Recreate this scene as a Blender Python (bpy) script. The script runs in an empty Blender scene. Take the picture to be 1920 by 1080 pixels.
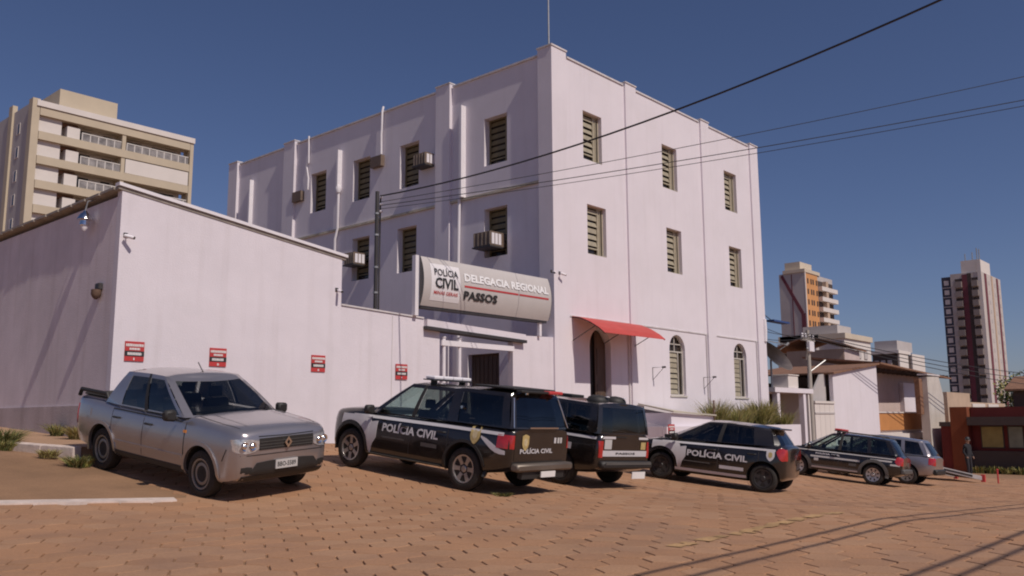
import bpy, bmesh, math, random
import numpy as np
from mathutils import Vector, Matrix
from mathutils.bvhtree import BVHTree
R = math.radians
random.seed(7)
SC = bpy.context.scene
COL = SC.collection

# ------------------------------------------------------------------ camera
AZ, PITCH, ROLL = 0.72925556, math.atan(246.47 / 1633.78), -0.00498563
FWD = Vector((math.cos(AZ), math.sin(AZ), 0)); RGT = Vector((math.sin(AZ), -math.cos(AZ), 0)); UPV = Vector((0, 0, 1))
CF = FWD * math.cos(PITCH) + UPV * math.sin(PITCH); CU = -FWD * math.sin(PITCH) + UPV * math.cos(PITCH)
CR = RGT * math.cos(ROLL) + CU * math.sin(ROLL); CU = -RGT * math.sin(ROLL) + CU * math.cos(ROLL)
cam = bpy.data.cameras.new('camera'); camo = bpy.data.objects.new('camera', cam); COL.objects.link(camo)
cam.sensor_width = 36.0; cam.lens = 36.0 * 1633.78 / 1920.0; cam.clip_end = 3000; cam.clip_start = 0.1
CAMP = Vector((-21.66, -17.58, 0.0))
camo.matrix_world = Matrix(((CR.x, CU.x, -CF.x, CAMP.x), (CR.y, CU.y, -CF.y, CAMP.y), (CR.z, CU.z, -CF.z, CAMP.z), (0, 0, 0, 1)))
SC.camera = camo

# ------------------------------------------------------------------ world, sun, exposure
SUN_EL = R(49.5); SUN_PHI = R(5.8)
world = bpy.data.worlds.new('World'); SC.world = world; world.use_nodes = True
wn = world.node_tree.nodes; wl = world.node_tree.links
sky = wn.new('ShaderNodeTexSky'); sky.sky_type = 'NISHITA'; sky.sun_disc = False
sky.sun_elevation = SUN_EL; sky.sun_rotation = R(180) + SUN_PHI
sky.altitude = 700; sky.air_density = 1.0; sky.dust_density = 0.9; sky.ozone_density = 5.0
bg = wn['Background']; bg.inputs[1].default_value = 0.060
tint = wn.new('ShaderNodeMix'); tint.data_type = 'RGBA'; tint.blend_type = 'MULTIPLY'; tint.inputs[0].default_value = 1.0; tint.inputs[7].default_value = (1.07, .96, 1.10, 1)   # slightly violet cast of the footage
wl.new(sky.outputs[0], tint.inputs[6]); wl.new(tint.outputs[2], bg.inputs[0])
sd = bpy.data.lights.new('sun', 'SUN'); sd.energy = 3.5; sd.angle = R(0.5); sd.color = (1.0, 0.90, 0.80)
so = bpy.data.objects.new('sun', sd); COL.objects.link(so)
sdir = Vector((math.sin(SUN_PHI) * math.cos(SUN_EL), math.cos(SUN_PHI) * math.cos(SUN_EL), -math.sin(SUN_EL)))
so.rotation_euler = sdir.to_track_quat('-Z', 'Y').to_euler(); so.location = (-10, -40, 40)
SC.view_settings.view_transform = 'Standard'; SC.view_settings.look = 'None'
SC.view_settings.exposure = -0.18; SC.view_settings.gamma = 1.0; SC.view_settings.use_curve_mapping = False
SC.cycles.filter_width = 2.0

# ------------------------------------------------------------------ materials
MATS = {}
def mat(name, col, rough=.7, metal=0, var=.10, scale=2.0, bump=0.0, bscale=60., coat=0, stretch=(1, 1, 1), spec=.5, streak=0., fine=0., world_pos=False, blot=0., blotc=(.5, .5, .5)):
    if name in MATS: return MATS[name]
    m = bpy.data.materials.new(name); m.use_nodes = True; nt = m.node_tree; N = nt.nodes; L = nt.links
    p = N['Principled BSDF']; p.inputs['Roughness'].default_value = rough; p.inputs['Metallic'].default_value = metal
    p.inputs['Specular IOR Level'].default_value = spec; p.inputs['Coat Weight'].default_value = coat; p.inputs['Coat Roughness'].default_value = .06
    tc = N.new('ShaderNodeTexCoord'); mp = N.new('ShaderNodeMapping'); mp.inputs['Scale'].default_value = stretch
    src = N.new('ShaderNodeNewGeometry').outputs['Position'] if world_pos else tc.outputs['Object']
    L.new(src, mp.inputs[0])
    nz = N.new('ShaderNodeTexNoise'); nz.inputs['Scale'].default_value = scale; nz.inputs['Detail'].default_value = 6; nz.inputs['Roughness'].default_value = .6
    L.new(mp.outputs[0], nz.inputs[0])
    rp = N.new('ShaderNodeValToRGB'); rp.color_ramp.elements[0].position = .3; rp.color_ramp.elements[1].position = .7
    c = np.array(col)
    rp.color_ramp.elements[0].color = (*np.clip(c * (1 - var), 0, 1), 1); rp.color_ramp.elements[1].color = (*np.clip(c * (1 + var), 0, 1), 1)
    L.new(nz.outputs[0], rp.inputs[0]); last = rp.outputs[0]
    if streak > 0:       # vertical dirt runs with their own shape
        m2 = N.new('ShaderNodeMapping'); m2.inputs['Scale'].default_value = (2.2, 2.2, .16); L.new(tc.outputs['Object'], m2.inputs[0])
        n2 = N.new('ShaderNodeTexNoise'); n2.inputs['Scale'].default_value = 1.6; n2.inputs['Detail'].default_value = 8; L.new(m2.outputs[0], n2.inputs[0])
        r2 = N.new('ShaderNodeValToRGB'); r2.color_ramp.elements[0].position = .52; r2.color_ramp.elements[1].position = .78
        r2.color_ramp.elements[0].color = (0, 0, 0, 1); r2.color_ramp.elements[1].color = (streak, streak, streak, 1); L.new(n2.outputs[0], r2.inputs[0])
        mx = N.new('ShaderNodeMix'); mx.data_type = 'RGBA'; L.new(r2.outputs[0], mx.inputs[0]); L.new(last, mx.inputs[6])
        mx.inputs[7].default_value = (*(c * np.array((.55, .52, .47))), 1); last = mx.outputs[2]
    if blot > 0:         # worn or oily patches with a shape of their own
        nb_ = N.new('ShaderNodeTexNoise'); nb_.inputs['Scale'].default_value = .42; nb_.inputs['Detail'].default_value = 7; nb_.inputs['Roughness'].default_value = .65; L.new(src, nb_.inputs[0])
        rb_ = N.new('ShaderNodeValToRGB'); rb_.color_ramp.elements[0].position = .50; rb_.color_ramp.elements[1].position = .72
        rb_.color_ramp.elements[0].color = (0, 0, 0, 1); rb_.color_ramp.elements[1].color = (blot, blot, blot, 1); L.new(nb_.outputs[0], rb_.inputs[0])
        mb_ = N.new('ShaderNodeMix'); mb_.data_type = 'RGBA'; L.new(rb_.outputs[0], mb_.inputs[0]); L.new(last, mb_.inputs[6]); mb_.inputs[7].default_value = (*blotc, 1); last = mb_.outputs[2]
    if fine > 0:
        n3 = N.new('ShaderNodeTexNoise'); n3.inputs['Scale'].default_value = 45; n3.inputs['Detail'].default_value = 4; L.new(src, n3.inputs[0])
        r3 = N.new('ShaderNodeMapRange'); r3.inputs[1].default_value = .3; r3.inputs[2].default_value = .7; r3.inputs[3].default_value = 1 - fine; r3.inputs[4].default_value = 1 + fine
        L.new(n3.outputs[0], r3.inputs[0]); v3 = N.new('ShaderNodeVectorMath'); v3.operation = 'SCALE'; L.new(last, v3.inputs[0]); L.new(r3.outputs[0], v3.inputs[3]); last = v3.outputs[0]
    L.new(last, p.inputs['Base Color'])
    if bump > 0:
        nb = N.new('ShaderNodeTexNoise'); nb.inputs['Scale'].default_value = bscale; nb.inputs['Detail'].default_value = 5; L.new(tc.outputs['Object'], nb.inputs[0])
        b = N.new('ShaderNodeBump'); b.inputs['Strength'].default_value = bump; b.inputs['Distance'].default_value = .02; L.new(nb.outputs[0], b.inputs['Height']); L.new(b.outputs[0], p.inputs['Normal'])
    MATS[name] = m; return m
def glass(name, tint, refl=.08):
    m = bpy.data.materials.new(name); m.use_nodes = True; nt = m.node_tree; N = nt.nodes; L = nt.links
    N.remove(N['Principled BSDF']); t = N.new('ShaderNodeBsdfTransparent'); t.inputs[0].default_value = (*tint, 1)
    g = N.new('ShaderNodeBsdfGlossy'); g.inputs['Roughness'].default_value = .04; g.inputs[0].default_value = (.9, .92, .95, 1)
    fc = N.new('ShaderNodeLayerWeight'); fc.inputs[0].default_value = .5; pw = N.new('ShaderNodeMath'); pw.operation = 'POWER'; L.new(fc.outputs['Facing'], pw.inputs[0]); pw.inputs[1].default_value = 4.0
    lw = N.new('ShaderNodeMath'); lw.operation = 'MULTIPLY_ADD'; L.new(pw.outputs[0], lw.inputs[0]); lw.inputs[1].default_value = .75; lw.inputs[2].default_value = .04
    nz = N.new('ShaderNodeTexNoise'); nz.inputs['Scale'].default_value = 1.3
    ad = N.new('ShaderNodeMath'); ad.operation = 'MULTIPLY_ADD'; L.new(nz.outputs[0], ad.inputs[0]); ad.inputs[1].default_value = refl; L.new(lw.outputs[0], ad.inputs[2])
    mx = N.new('ShaderNodeMixShader'); L.new(ad.outputs[0], mx.inputs[0]); L.new(t.outputs[0], mx.inputs[1]); L.new(g.outputs[0], mx.inputs[2])
    L.new(mx.outputs[0], N['Material Output'].inputs[0]); MATS[name] = m; return m

WALL = mat('white_stucco', (.765, .71, .755), .9, var=.035, scale=.7, bump=.2, bscale=40, streak=.13, fine=.02, blot=.35, blotc=(.70, .65, .66))
WALL2 = mat('yard_stucco', (.745, .69, .735), .9, var=.05, scale=.8, bump=.25, bscale=30, streak=.2, fine=.03, blot=.5, blotc=(.62, .58, .60))
GREYW = mat('grey_stucco', (.76, .67, .69), .9, var=.10, scale=.8, bump=.35, bscale=30, streak=.32, fine=.03, blot=.5, blotc=(.58, .52, .52))
PLINTH = mat('plinth_grey', (.52, .44, .43), .9, var=.15, scale=1.2, bump=.4, bscale=25, streak=.4)
COPE = mat('coping', (.66, .62, .62), .85, var=.15, scale=1.5, streak=.4)
LEDGE = mat('ledge_stained', (.55, .49, .38), .9, var=.25, scale=3, bump=.3)
PIPEW = mat('white_pipe', (.80, .76, .79), .6, var=.05)
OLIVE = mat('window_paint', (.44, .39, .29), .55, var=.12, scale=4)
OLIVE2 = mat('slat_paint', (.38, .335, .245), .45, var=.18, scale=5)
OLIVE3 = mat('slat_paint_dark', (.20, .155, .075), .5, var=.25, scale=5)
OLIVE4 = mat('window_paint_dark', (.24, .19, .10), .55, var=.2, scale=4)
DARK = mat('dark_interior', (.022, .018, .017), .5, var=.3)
DGLASS = mat('dark_glass', (.045, .034, .026), .2, var=.3, scale=1)
WOOD = mat('brown_door', (.10, .065, .045), .6, var=.25, scale=2, stretch=(6, 6, .6))
REDAWN = mat('red_awning', (.50, .058, .045), .55, var=.10, scale=2)
STEEL = mat('galvanised_steel', (.42, .42, .42), .45, .6, var=.15, scale=4)
DSTEEL = mat('dark_steel', (.06, .055, .055), .55, .3, var=.2)
RUST = mat('rusty_steel', (.16, .10, .07), .8, .2, var=.3, scale=6)
ACBODY = mat('ac_casing', (.62, .58, .50), .6, var=.12)
ACDARK = mat('ac_brown', (.17, .12, .09), .7, var=.2)
SIGNG = mat('sign_grey', (.56, .52, .50), .45, var=.04)
SIGNW = mat('sign_white', (.80, .77, .78), .4, var=.03)
SIGNT = mat('sign_letter_white', (.86, .85, .85), .4, var=.02)
INK = mat('black_print', (.03, .03, .03), .5, var=.1)
REDP = mat('red_print', (.52, .05, .05), .5, var=.08)
WHP = mat('white_print', (.80, .78, .76), .45, var=.04)
WIRE = mat('cable_black', (.03, .03, .032), .6, var=.2)
BLACKP = mat('black_car_paint', (.016, .013, .012), .22, var=.35, scale=2.5, coat=.8)
SILVER = mat('silver_car_paint', (.40, .37, .38), .30, .70, var=.04, scale=3, coat=.8)
PLAST = mat('black_plastic', (.025, .023, .022), .6, var=.15)
GREYPL = mat('grey_cladding', (.10, .095, .09), .6, var=.15)
TYRE = mat('tyre_rubber', (.028, .024, .021), .85, var=.25, scale=8, bump=.2)
ALLOY = mat('alloy_rim', (.52, .50, .49), .32, .8, var=.08)
STEELRIM = mat('steel_rim', (.30, .28, .26), .45, .6, var=.15)
DARKRIM = mat('dark_rim', (.06, .055, .055), .45, .4, var=.15)
CHROME = mat('chrome', (.72, .72, .72), .15, 1., var=.03)
LAMPC = mat('headlamp_clear', (.62, .63, .66), .12, .55, var=.35, scale=22, coat=1)
LAMPR = mat('tail_lamp_red', (.42, .02, .02), .18, var=.25, scale=16, coat=1)
AMBER = mat('amber_lens', (.7, .25, .03), .25, var=.1)
WVIN = mat('white_vinyl', (.62, .60, .62), .4, var=.04)
GOLD2 = mat('pale_gold', (.60, .50, .30), .45, var=.2, scale=20)
GOLD = mat('gold_emblem', (.50, .38, .16), .45, var=.2, scale=20)
PLATE = mat('plate_grey', (.55, .54, .53), .45, var=.06)
BEDC = mat('bed_cover', (.03, .027, .026), .75, var=.2)
CABIN = mat('cabin_dark', (.03, .028, .028), .8, var=.2)
GL_L = glass('glass_light', (.62, .74, .70), .06)
GL_M = glass('glass_medium', (.30, .33, .31), .07)
GL_D = glass('glass_dark', (.07, .07, .065), .06)

# ------------------------------------------------------------------ mesh helper
class MB:
    def __init__(s): s.v = []; s.f = []; s.m = []
    def add(s, vs, fs, mi=0):
        o = len(s.v); s.v += [tuple(p) for p in vs]; s.f += [tuple(i + o for i in f) for f in fs]; s.m += [mi] * len(fs); return s
    def box(s, a, b, mi=0):
        x0, y0, z0 = [min(a[i], b[i]) for i in range(3)]; x1, y1, z1 = [max(a[i], b[i]) for i in range(3)]
        return s.add([(x0, y0, z0), (x1, y0, z0), (x1, y1, z0), (x0, y1, z0), (x0, y0, z1), (x1, y0, z1), (x1, y1, z1), (x0, y1, z1)],
                     [(0, 3, 2, 1), (4, 5, 6, 7), (0, 1, 5, 4), (1, 2, 6, 5), (2, 3, 7, 6), (3, 0, 4, 7)], mi)
    def prism(s, poly, d, mi=0):           # poly: 3D points (planar), d: extrusion vector
        n = len(poly); p2 = [tuple(np.array(p) + np.array(d)) for p in poly]
        return s.add(list(poly) + p2, [tuple(range(n - 1, -1, -1)), tuple(range(n, 2 * n))] + [(i, (i + 1) % n, (i + 1) % n + n, i + n) for i in range(n)], mi)
    def tube(s, pts, r, n=8, mi=0, cap=True):
        pts = [Vector(p) for p in pts]; rings = []
        for i, p in enumerate(pts):
            d = (pts[min(i + 1, len(pts) - 1)] - pts[max(i - 1, 0)]).normalized()
            u = d.orthogonal().normalized() if i == 0 else (u - d * u.dot(d)).normalized()
            w = d.cross(u); rr = r[i] if isinstance(r, (list, tuple)) else r
            rings.append([p + (u * math.cos(2 * math.pi * k / n) + w * math.sin(2 * math.pi * k / n)) * rr for k in range(n)])
        vs = [q for g in rings for q in g]
        fs = [(i * n + k, i * n + (k + 1) % n, (i + 1) * n + (k + 1) % n, (i + 1) * n + k) for i in range(len(pts) - 1) for k in range(n)]
        if cap: fs += [tuple(range(n - 1, -1, -1)), tuple((len(pts) - 1) * n + k for k in range(n))]
        return s.add(vs, fs, mi)
    def lathe(s, prof, c=(0, 0, 0), axis='y', n=28, mi=0):   # prof: (offset along axis, radius)
        vs = []
        for a, r in prof:
            for k in range(n):
                t = 2 * math.pi * k / n; u, w = r * math.cos(t), r * math.sin(t)
                q = {'y': (u, a, w), 'z': (u, w, a), 'x': (a, u, w)}[axis]; vs.append((q[0] + c[0], q[1] + c[1], q[2] + c[2]))
        fs = [(i * n + k, (i + 1) * n + k, (i + 1) * n + (k + 1) % n, i * n + (k + 1) % n) for i in range(len(prof) - 1) for k in range(n)]
        if prof[0][1] > 1e-5: fs.append(tuple(range(n)))
        if prof[-1][1] > 1e-5: fs.append(tuple((len(prof) - 1) * n + k for k in range(n - 1, -1, -1)))
        return s.add(vs, fs, mi)
    def xf(s, fn): s.v = [tuple(fn(p)) for p in s.v]; return s
    def mesh(s, name, mats, origin=(0, 0, 0), smooth=None, bevel=0):
        me = bpy.data.meshes.new(name); o = np.array(origin)
        me.from_pydata([tuple(np.array(p) - o) for p in s.v], [], s.f); mats = mats if isinstance(mats, (list, tuple)) else [mats]
        for m in mats: me.materials.append(m)
        if len(mats) > 1: me.polygons.foreach_set('material_index', s.m)
        bm = bmesh.new(); bm.from_mesh(me); bmesh.ops.remove_doubles(bm, verts=bm.verts, dist=1e-5)
        if bevel > 0:
            bmesh.ops.bevel(bm, geom=[e for e in bm.edges if e.is_manifold and e.calc_face_angle(0) > .6], offset=bevel, segments=1, affect='EDGES', profile=.5)
        bmesh.ops.recalc_face_normals(bm, faces=bm.faces); bm.to_mesh(me); bm.free()
        if smooth:
            me.polygons.foreach_set('use_smooth', [True] * len(me.polygons)); me.set_sharp_from_angle(angle=R(smooth))
        me.update(); return me
    def build(s, name, mats, parent=None, smooth=None, bevel=0, local=False):
        org = (0, 0, 0) if (parent is None or local) else ORG.get(parent.name, (0, 0, 0))
        o = link(name, s.mesh(name, mats, org, smooth, bevel), parent)
        ORG[o.name] = org; return o
ORG = {}
def link(name, data, parent=None):
    o = bpy.data.objects.new(name, data); COL.objects.link(o)
    if parent: o.parent = parent
    return o
def tag(o, label, cat, group=None):
    o['label'] = label; o['category'] = cat
    if group: o['group'] = group
    return o
def thing(name, label, cat, loc=(0, 0, 0), group=None):
    o = bpy.data.objects.new(name, None); COL.objects.link(o); o.location = loc; o.empty_display_size = .2
    tag(o, label, cat, group); ORG[o.name] = tuple(loc); return o
def struct(o): o['kind'] = 'structure'; return o
def share(name, src, parent, loc=(0, 0, 0), rot=(0, 0, 0), scale=(1, 1, 1)):
    o = bpy.data.objects.new(name, src); COL.objects.link(o); o.parent = parent; o.location = loc; o.rotation_euler = rot; o.scale = scale; return o
def hole_panel(outer, holes, P, depth_v, reveal=True):
    """flat panel with openings; P maps 2D to 3D, depth_v = vector of the reveal"""
    bm = bmesh.new(); edges = []
    for lp in [outer] + holes:
        vs = [bm.verts.new(P(*q)) for q in lp]
        edges += [bm.edges.new((vs[i], vs[(i + 1) % len(vs)])) for i in range(len(vs))]
    bmesh.ops.triangle_fill(bm, edges=edges, use_beauty=True)
    bm.verts.index_update(); mb = MB(); mb.add([v.co for v in bm.verts], [[v.index for v in f.verts] for f in bm.faces]); bm.free()
    if reveal:
        for lp in holes:
            a = [Vector(P(*q)) for q in lp]; n = len(a); b = [p + Vector(depth_v) for p in a]
            mb.add(a + b, [(i, (i + 1) % n, (i + 1) % n + n, i + n) for i in range(n)])
    return mb
def text_mesh(body, size=1., bold=0.0, align='LEFT', shear=0, spacing=1.0, xs=1.0):
    c = bpy.data.curves.new('t', 'FONT'); c.body = body; c.size = size; c.offset = bold; c.align_x = align; c.shear = shear; c.space_character = spacing; c.resolution_u = 2
    o = bpy.data.objects.new('t', c); COL.objects.link(o); bpy.context.view_layer.update()
    me = bpy.data.meshes.new_from_object(o.evaluated_get(bpy.context.evaluated_depsgraph_get()))
    vs = [(v.co.x * xs, v.co.y) for v in me.vertices]; fs = [tuple(p.vertices) for p in me.polygons]
    bpy.data.objects.remove(o); bpy.data.curves.remove(c); bpy.data.meshes.remove(me); return vs, fs
def fit_text(body, w, h, bold=0.0, shear=0):
    """2D letters scaled to a width and cap height, origin at lower left"""
    vs, fs = text_mesh(body, 1., bold, shear=shear); a = np.array(vs); mn = a.min(0); mx = a.max(0)
    a = (a - mn) / (mx - mn) * np.array((w, h)); return a, fs
def pchip(x, xp, fp):
    xp = np.array(xp, float); fp = np.array(fp, float); o = np.argsort(xp); xp = xp[o]; fp = fp[o]
    h = np.diff(xp); d = np.diff(fp) / h; m = np.zeros(len(xp)); m[0] = d[0]; m[-1] = d[-1]
    for i in range(1, len(xp) - 1):
        m[i] = 0 if d[i - 1] * d[i] <= 0 else 2 * d[i - 1] * d[i] / (d[i - 1] + d[i])
    x = np.clip(np.array(x, float), xp[0], xp[-1]); i = np.clip(np.searchsorted(xp, x) - 1, 0, len(h) - 1); t = (x - xp[i]) / h[i]
    return (2*t**3 - 3*t**2 + 1) * fp[i] + (t**3 - 2*t**2 + t) * h[i] * m[i] + (-2*t**3 + 3*t**2) * fp[i+1] + (t**3 - t**2) * h[i] * m[i+1]

# ------------------------------------------------------------------ ground height (metres; camera is at 0)
ZSX = ([-400, -12, -10, -3, 7.2, 20, 40, 60, 120, 400], [-1.30, -1.30, -1.28, -1.66, -2.20, -2.75, -3.60, -4.30, -5.2, -5.5])
Z6X = ([-400, -30, -14.6, -11, -3.1, 7.2, 20, 40, 60, 120, 400], [-1.25, -1.28, -1.31, -1.07, -1.30, -1.98, -2.60, -3.5, -4.25, -5.2, -5.5])
def G(x, y):
    x = np.asarray(x, float); y = np.asarray(y, float)
    zs = np.interp(x, *ZSX); z6 = np.interp(x, *Z6X)
    sl = np.interp(x, [-20, 12, 20, 40], [.125, .11, .05, .0])
    yy = np.where(y > -1.2, -1.2 + (np.minimum(y, 30) + 1.2) * .22, y)
    a = z6 + sl * (yy + 6); k = 12.0
    lo = np.log(np.exp(k * (a - zs)) + 1) / k + zs
    bank = .2 * np.clip((y + 1.6) / 1.2, 0, 1) * np.clip((-14.9 - x) / .5, 0, 1)      # dirt shoulder banked up against the kerb
    return np.where(a - zs > 3, a, lo) + bank
def Gf(x, y): return float(G(x, y))
# ------------------------------------------------------------------ ground
DIRT = mat('dirt_ground', (.27, .155, .085), .95, var=.25, scale=.6, bump=.5, bscale=12, fine=.12)
PAVE = mat('paver_concrete', (.39, .207, .110), .92, var=.13, scale=.45, bump=.45, bscale=35, fine=.10, world_pos=True, blot=.75, blotc=(.27, .155, .10))
PAVE2 = mat('paver_concrete_pale', (.395, .222, .125), .92, var=.13, scale=.5, bump=.45, bscale=35, fine=.10, world_pos=True, blot=.75, blotc=(.27, .155, .10))
PAVE3 = mat('paver_concrete_dark', (.36, .194, .105), .92, var=.13, scale=.5, bump=.45, bscale=35, fine=.10, world_pos=True, blot=.75, blotc=(.27, .155, .10))
SIDEW = mat('sidewalk_concrete', (.38, .235, .145), .95, var=.2, scale=1.2, bump=.4, bscale=20, fine=.08)
KERBM = mat('kerb_whitewash', (.64, .53, .47), .9, var=.25, scale=3, bump=.4, bscale=18, streak=.3)
def sheet(name, xs, ys, dz, m):
    xs = np.array(xs); ys = np.array(ys); xx, yy = np.meshgrid(xs, ys, indexing='ij'); zz = G(xx, yy) + dz
    ny = len(ys); vs = list(zip(xx.ravel(), yy.ravel(), zz.ravel()))
    fs = [(i * ny + j, (i + 1) * ny + j, (i + 1) * ny + j + 1, i * ny + j + 1) for i in range(len(xs) - 1) for j in range(ny - 1)]
    o = MB().add(vs, fs).build(name, m, smooth=60); return struct(o)
gx = sorted(set(list(np.linspace(-900, -40, 12)) + list(np.linspace(-40, 60, 126)) + list(np.linspace(60, 1600, 24))))
gy = sorted(set(list(np.linspace(-900, -30, 10)) + list(np.linspace(-30, 14, 89)) + list(np.linspace(14, 1500, 24))))
ground = sheet('road', gx, gy, -.017, DIRT)

HA = .42; hth = R(59.0); he = np.array((math.cos(hth), math.sin(hth))); hr = np.array((math.sin(hth), -math.cos(hth)))
gA, gB = np.array((-22.0, -2.95)), np.array((-15.1, -4.98))
def beyond_gutter(x, y):       # corner side of the gutter strip (dirt shoulder)
    d = gB - gA; return d[0] * (y - gA[1]) - d[1] * (x - gA[0]) > 0 and x < -14.9
cells = []
for j in range(-90, 90):
    for i in range(-90, 90):
        c = np.array((-10.0, -11.0)) + hr * HA * (i + .5 * (j % 2)) + he * HA * .866 * j
        x, y = c
        if not (-25 < x < 24 and -21 < y < .0): continue
        if y > -1.0 and x > -14: continue
        if x > 4 and y > -1.9: continue
        if beyond_gutter(x, y): continue
        v = Vector((x, y, Gf(x, y))) - CAMP; d = v.length
        if d < 4.5 or x > 6 and y < -14: continue
        if v.dot(FWD) < 1.5: continue
        cells.append((d, x, y, abs(v.dot(RGT)) / v.dot(FWD) < .60 and v.dot(FWD) > 6.6))
cells.sort()
hexang = [hth + math.pi / 6 + k * math.pi / 3 + math.pi / 6 * 0 for k in range(6)]
rs = HA / math.sqrt(3)
hexang = [hth + k * math.pi / 3 for k in range(6)]           # corner along he: edges parallel to he on the sides
def hex_geo(cx, cy, zf, r0, r1, depth, gap=.976):
    k_ = lambda r, a: (r * math.cos(a - hth) * he[0] * .985 + r * math.sin(a - hth) * -hr[0] * gap, r * math.cos(a - hth) * he[1] * .985 + r * math.sin(a - hth) * -hr[1] * gap)
    top = [(cx + k_(r1, a)[0], cy + k_(r1, a)[1]) for a in hexang]; mid = [(cx + k_(r0, a)[0], cy + k_(r0, a)[1]) for a in hexang]
    vs = [(x, y, zf(x, y)) for x, y in top] + [(x, y, zf(x, y) - .008) for x, y in mid] + [(x, y, zf(x, y) - depth) for x, y in mid]
    fs = [tuple(range(6))] + [(k, k + 6, (k + 1) % 6 + 6, (k + 1) % 6) for k in range(6)] + [(k + 6, k + 12, (k + 1) % 6 + 12, (k + 1) % 6 + 6) for k in range(6)]
    return vs, fs
single = [c for c in cells if c[3]][:300]; sset = set((c[1], c[2]) for c in single)
hm = []
for mm in (PAVE, PAVE2, PAVE3):
    vs, fs = hex_geo(0, 0, lambda x, y: 0, rs - .001, rs - .006, .05); hm.append(MB().add(vs, fs).mesh('paving_stone', mm))
rr = random.Random(3)
for d, x, y, _ in single:
    gxs = (Gf(x + .2, y) - Gf(x - .2, y)) / .4; gys = (Gf(x, y + .2) - Gf(x, y - .2)) / .4
    share('paving_stone', hm[rr.choice((0, 0, 0, 1, 1, 2))], ground, (x, y, Gf(x, y) + rr.uniform(-.003, .003)),
          (math.atan(gys) + rr.gauss(0, .005), -math.atan(gxs) + rr.gauss(0, .005), rr.gauss(0, .018)), (rr.uniform(.97, 1.0),) * 3)
mb = MB()
for d, x, y, _ in cells:
    if (x, y) in sset: continue
    tx, ty, dz = rr.gauss(0, .005), rr.gauss(0, .005), rr.uniform(-.003, .003)
    vs, fs = hex_geo(x, y, lambda a, b: Gf(a, b) + dz + (a - x) * tx + (b - y) * ty, rs - .001, rs - .006, .05, .976 + .012 * min(1, max(0, (d - 9) / 5)))
    sc1 = rr.uniform(.975, 1.0); vs = [(x + (p[0] - x) * sc1, y + (p[1] - y) * sc1, p[2]) for p in vs]
    mb.add(vs, fs, rr.choice((0, 0, 0, 1, 1, 2)))
pv = mb.build('paving', [PAVE, PAVE2, PAVE3], ground); pv['kind'] = 'stuff'

def ribbon(name, pts, w, dz, m, h=.0, parent=None):
    mb = MB(); pts = [np.array(p, float) for p in pts]
    for a, b in zip(pts[:-1], pts[1:]):
        n = max(1, int(np.linalg.norm(b - a) / .5)); t = (b - a) / np.linalg.norm(b - a); nn = np.array((-t[1], t[0])) * w / 2
        for k in range(n):
            p, q = a + (b - a) * k / n, a + (b - a) * (k + 1) / n
            c = [p - nn, q - nn, q + nn, p + nn]; vs = [(x, y, Gf(x, y) + dz) for x, y in c]
            if h > 0: mb.prism(vs, (0, 0, h))
            else: mb.add(vs, [(0, 1, 2, 3)])
    return mb.build(name, m, parent)
YEL = mat('faded_yellow_paint', (.44, .27, .125), .9, var=.3, scale=2.5, fine=.2)
struct(ribbon('gutter_strip', [gA, gB], .24, -.05, KERBM, .075))
rr = random.Random(5); yl = MB()
for k in range(34):
    x = -13.6 + k * .13 + rr.uniform(-.03, .03); y = -12.66 + rr.gauss(0, .02)
    if rr.random() < .2: continue
    w, l = rr.uniform(.05, .11), rr.uniform(.05, .12); z = Gf(x, y) + .0085
    yl.add([(x - l, y - w, z + .0435 * l * 0), (x + l, y - w * rr.uniform(.5, 1), z), (x + l * rr.uniform(.7, 1), y + w, z), (x - l * rr.uniform(.7, 1), y + w, z)], [(0, 1, 2, 3)])
struct(yl.build('lane_marking', YEL, None))

# pavement along the grey side wall, with kerb stones
def kx(y): return -15.5 + .62 * max(0., min(1., 1 - (y + 1.0) / 2.3)) ** 1.5
def pz(y): return -.34 + .05 * (min(y, 12) - 1.3)
sw = MB(); ys = np.arange(-1.0, 30, .5)
for a, b in zip(ys[:-1], ys[1:]):
    z0, z1 = pz(a), pz(b)
    sw.add([(kx(a), a, z0), (-13.9, a, z0), (-13.9, b, z1), (kx(b), b, z1), (kx(a), a, z0 - .6), (-13.9, a, z0 - .6), (-13.9, b, z1 - .6), (kx(b), b, z1 - .6)],
           [(0, 1, 2, 3), (0, 4, 5, 1), (1, 5, 6, 2), (2, 6, 7, 3), (3, 7, 4, 0)])
pav = struct(sw.build('pavement', SIDEW)); rr = random.Random(9)
for k in range(13):
    y0 = -1.02 + k * .78; y1 = y0 + .765; z0, z1 = pz(y0) + .012, pz(y1) + .012; o = rr.uniform(-.012, .012); a0, a1 = kx(y0) + o, kx(y1) + o
    MB().add([(a0 - .15, y0, z0 - .6), (a0, y0, z0 - .6), (a0, y0, z0 + o), (a0 - .15, y0, z0 + o - .012), (a1 - .15, y1, z1 - .6), (a1, y1, z1 - .6), (a1, y1, z1 + o), (a1 - .15, y1, z1 + o - .012)],
             [(0, 1, 2, 3), (7, 6, 5, 4), (0, 4, 5, 1), (1, 5, 6, 2), (2, 6, 7, 3), (3, 7, 4, 0)]).build('kerb_stone', KERBM, pav, bevel=.014)

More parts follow.
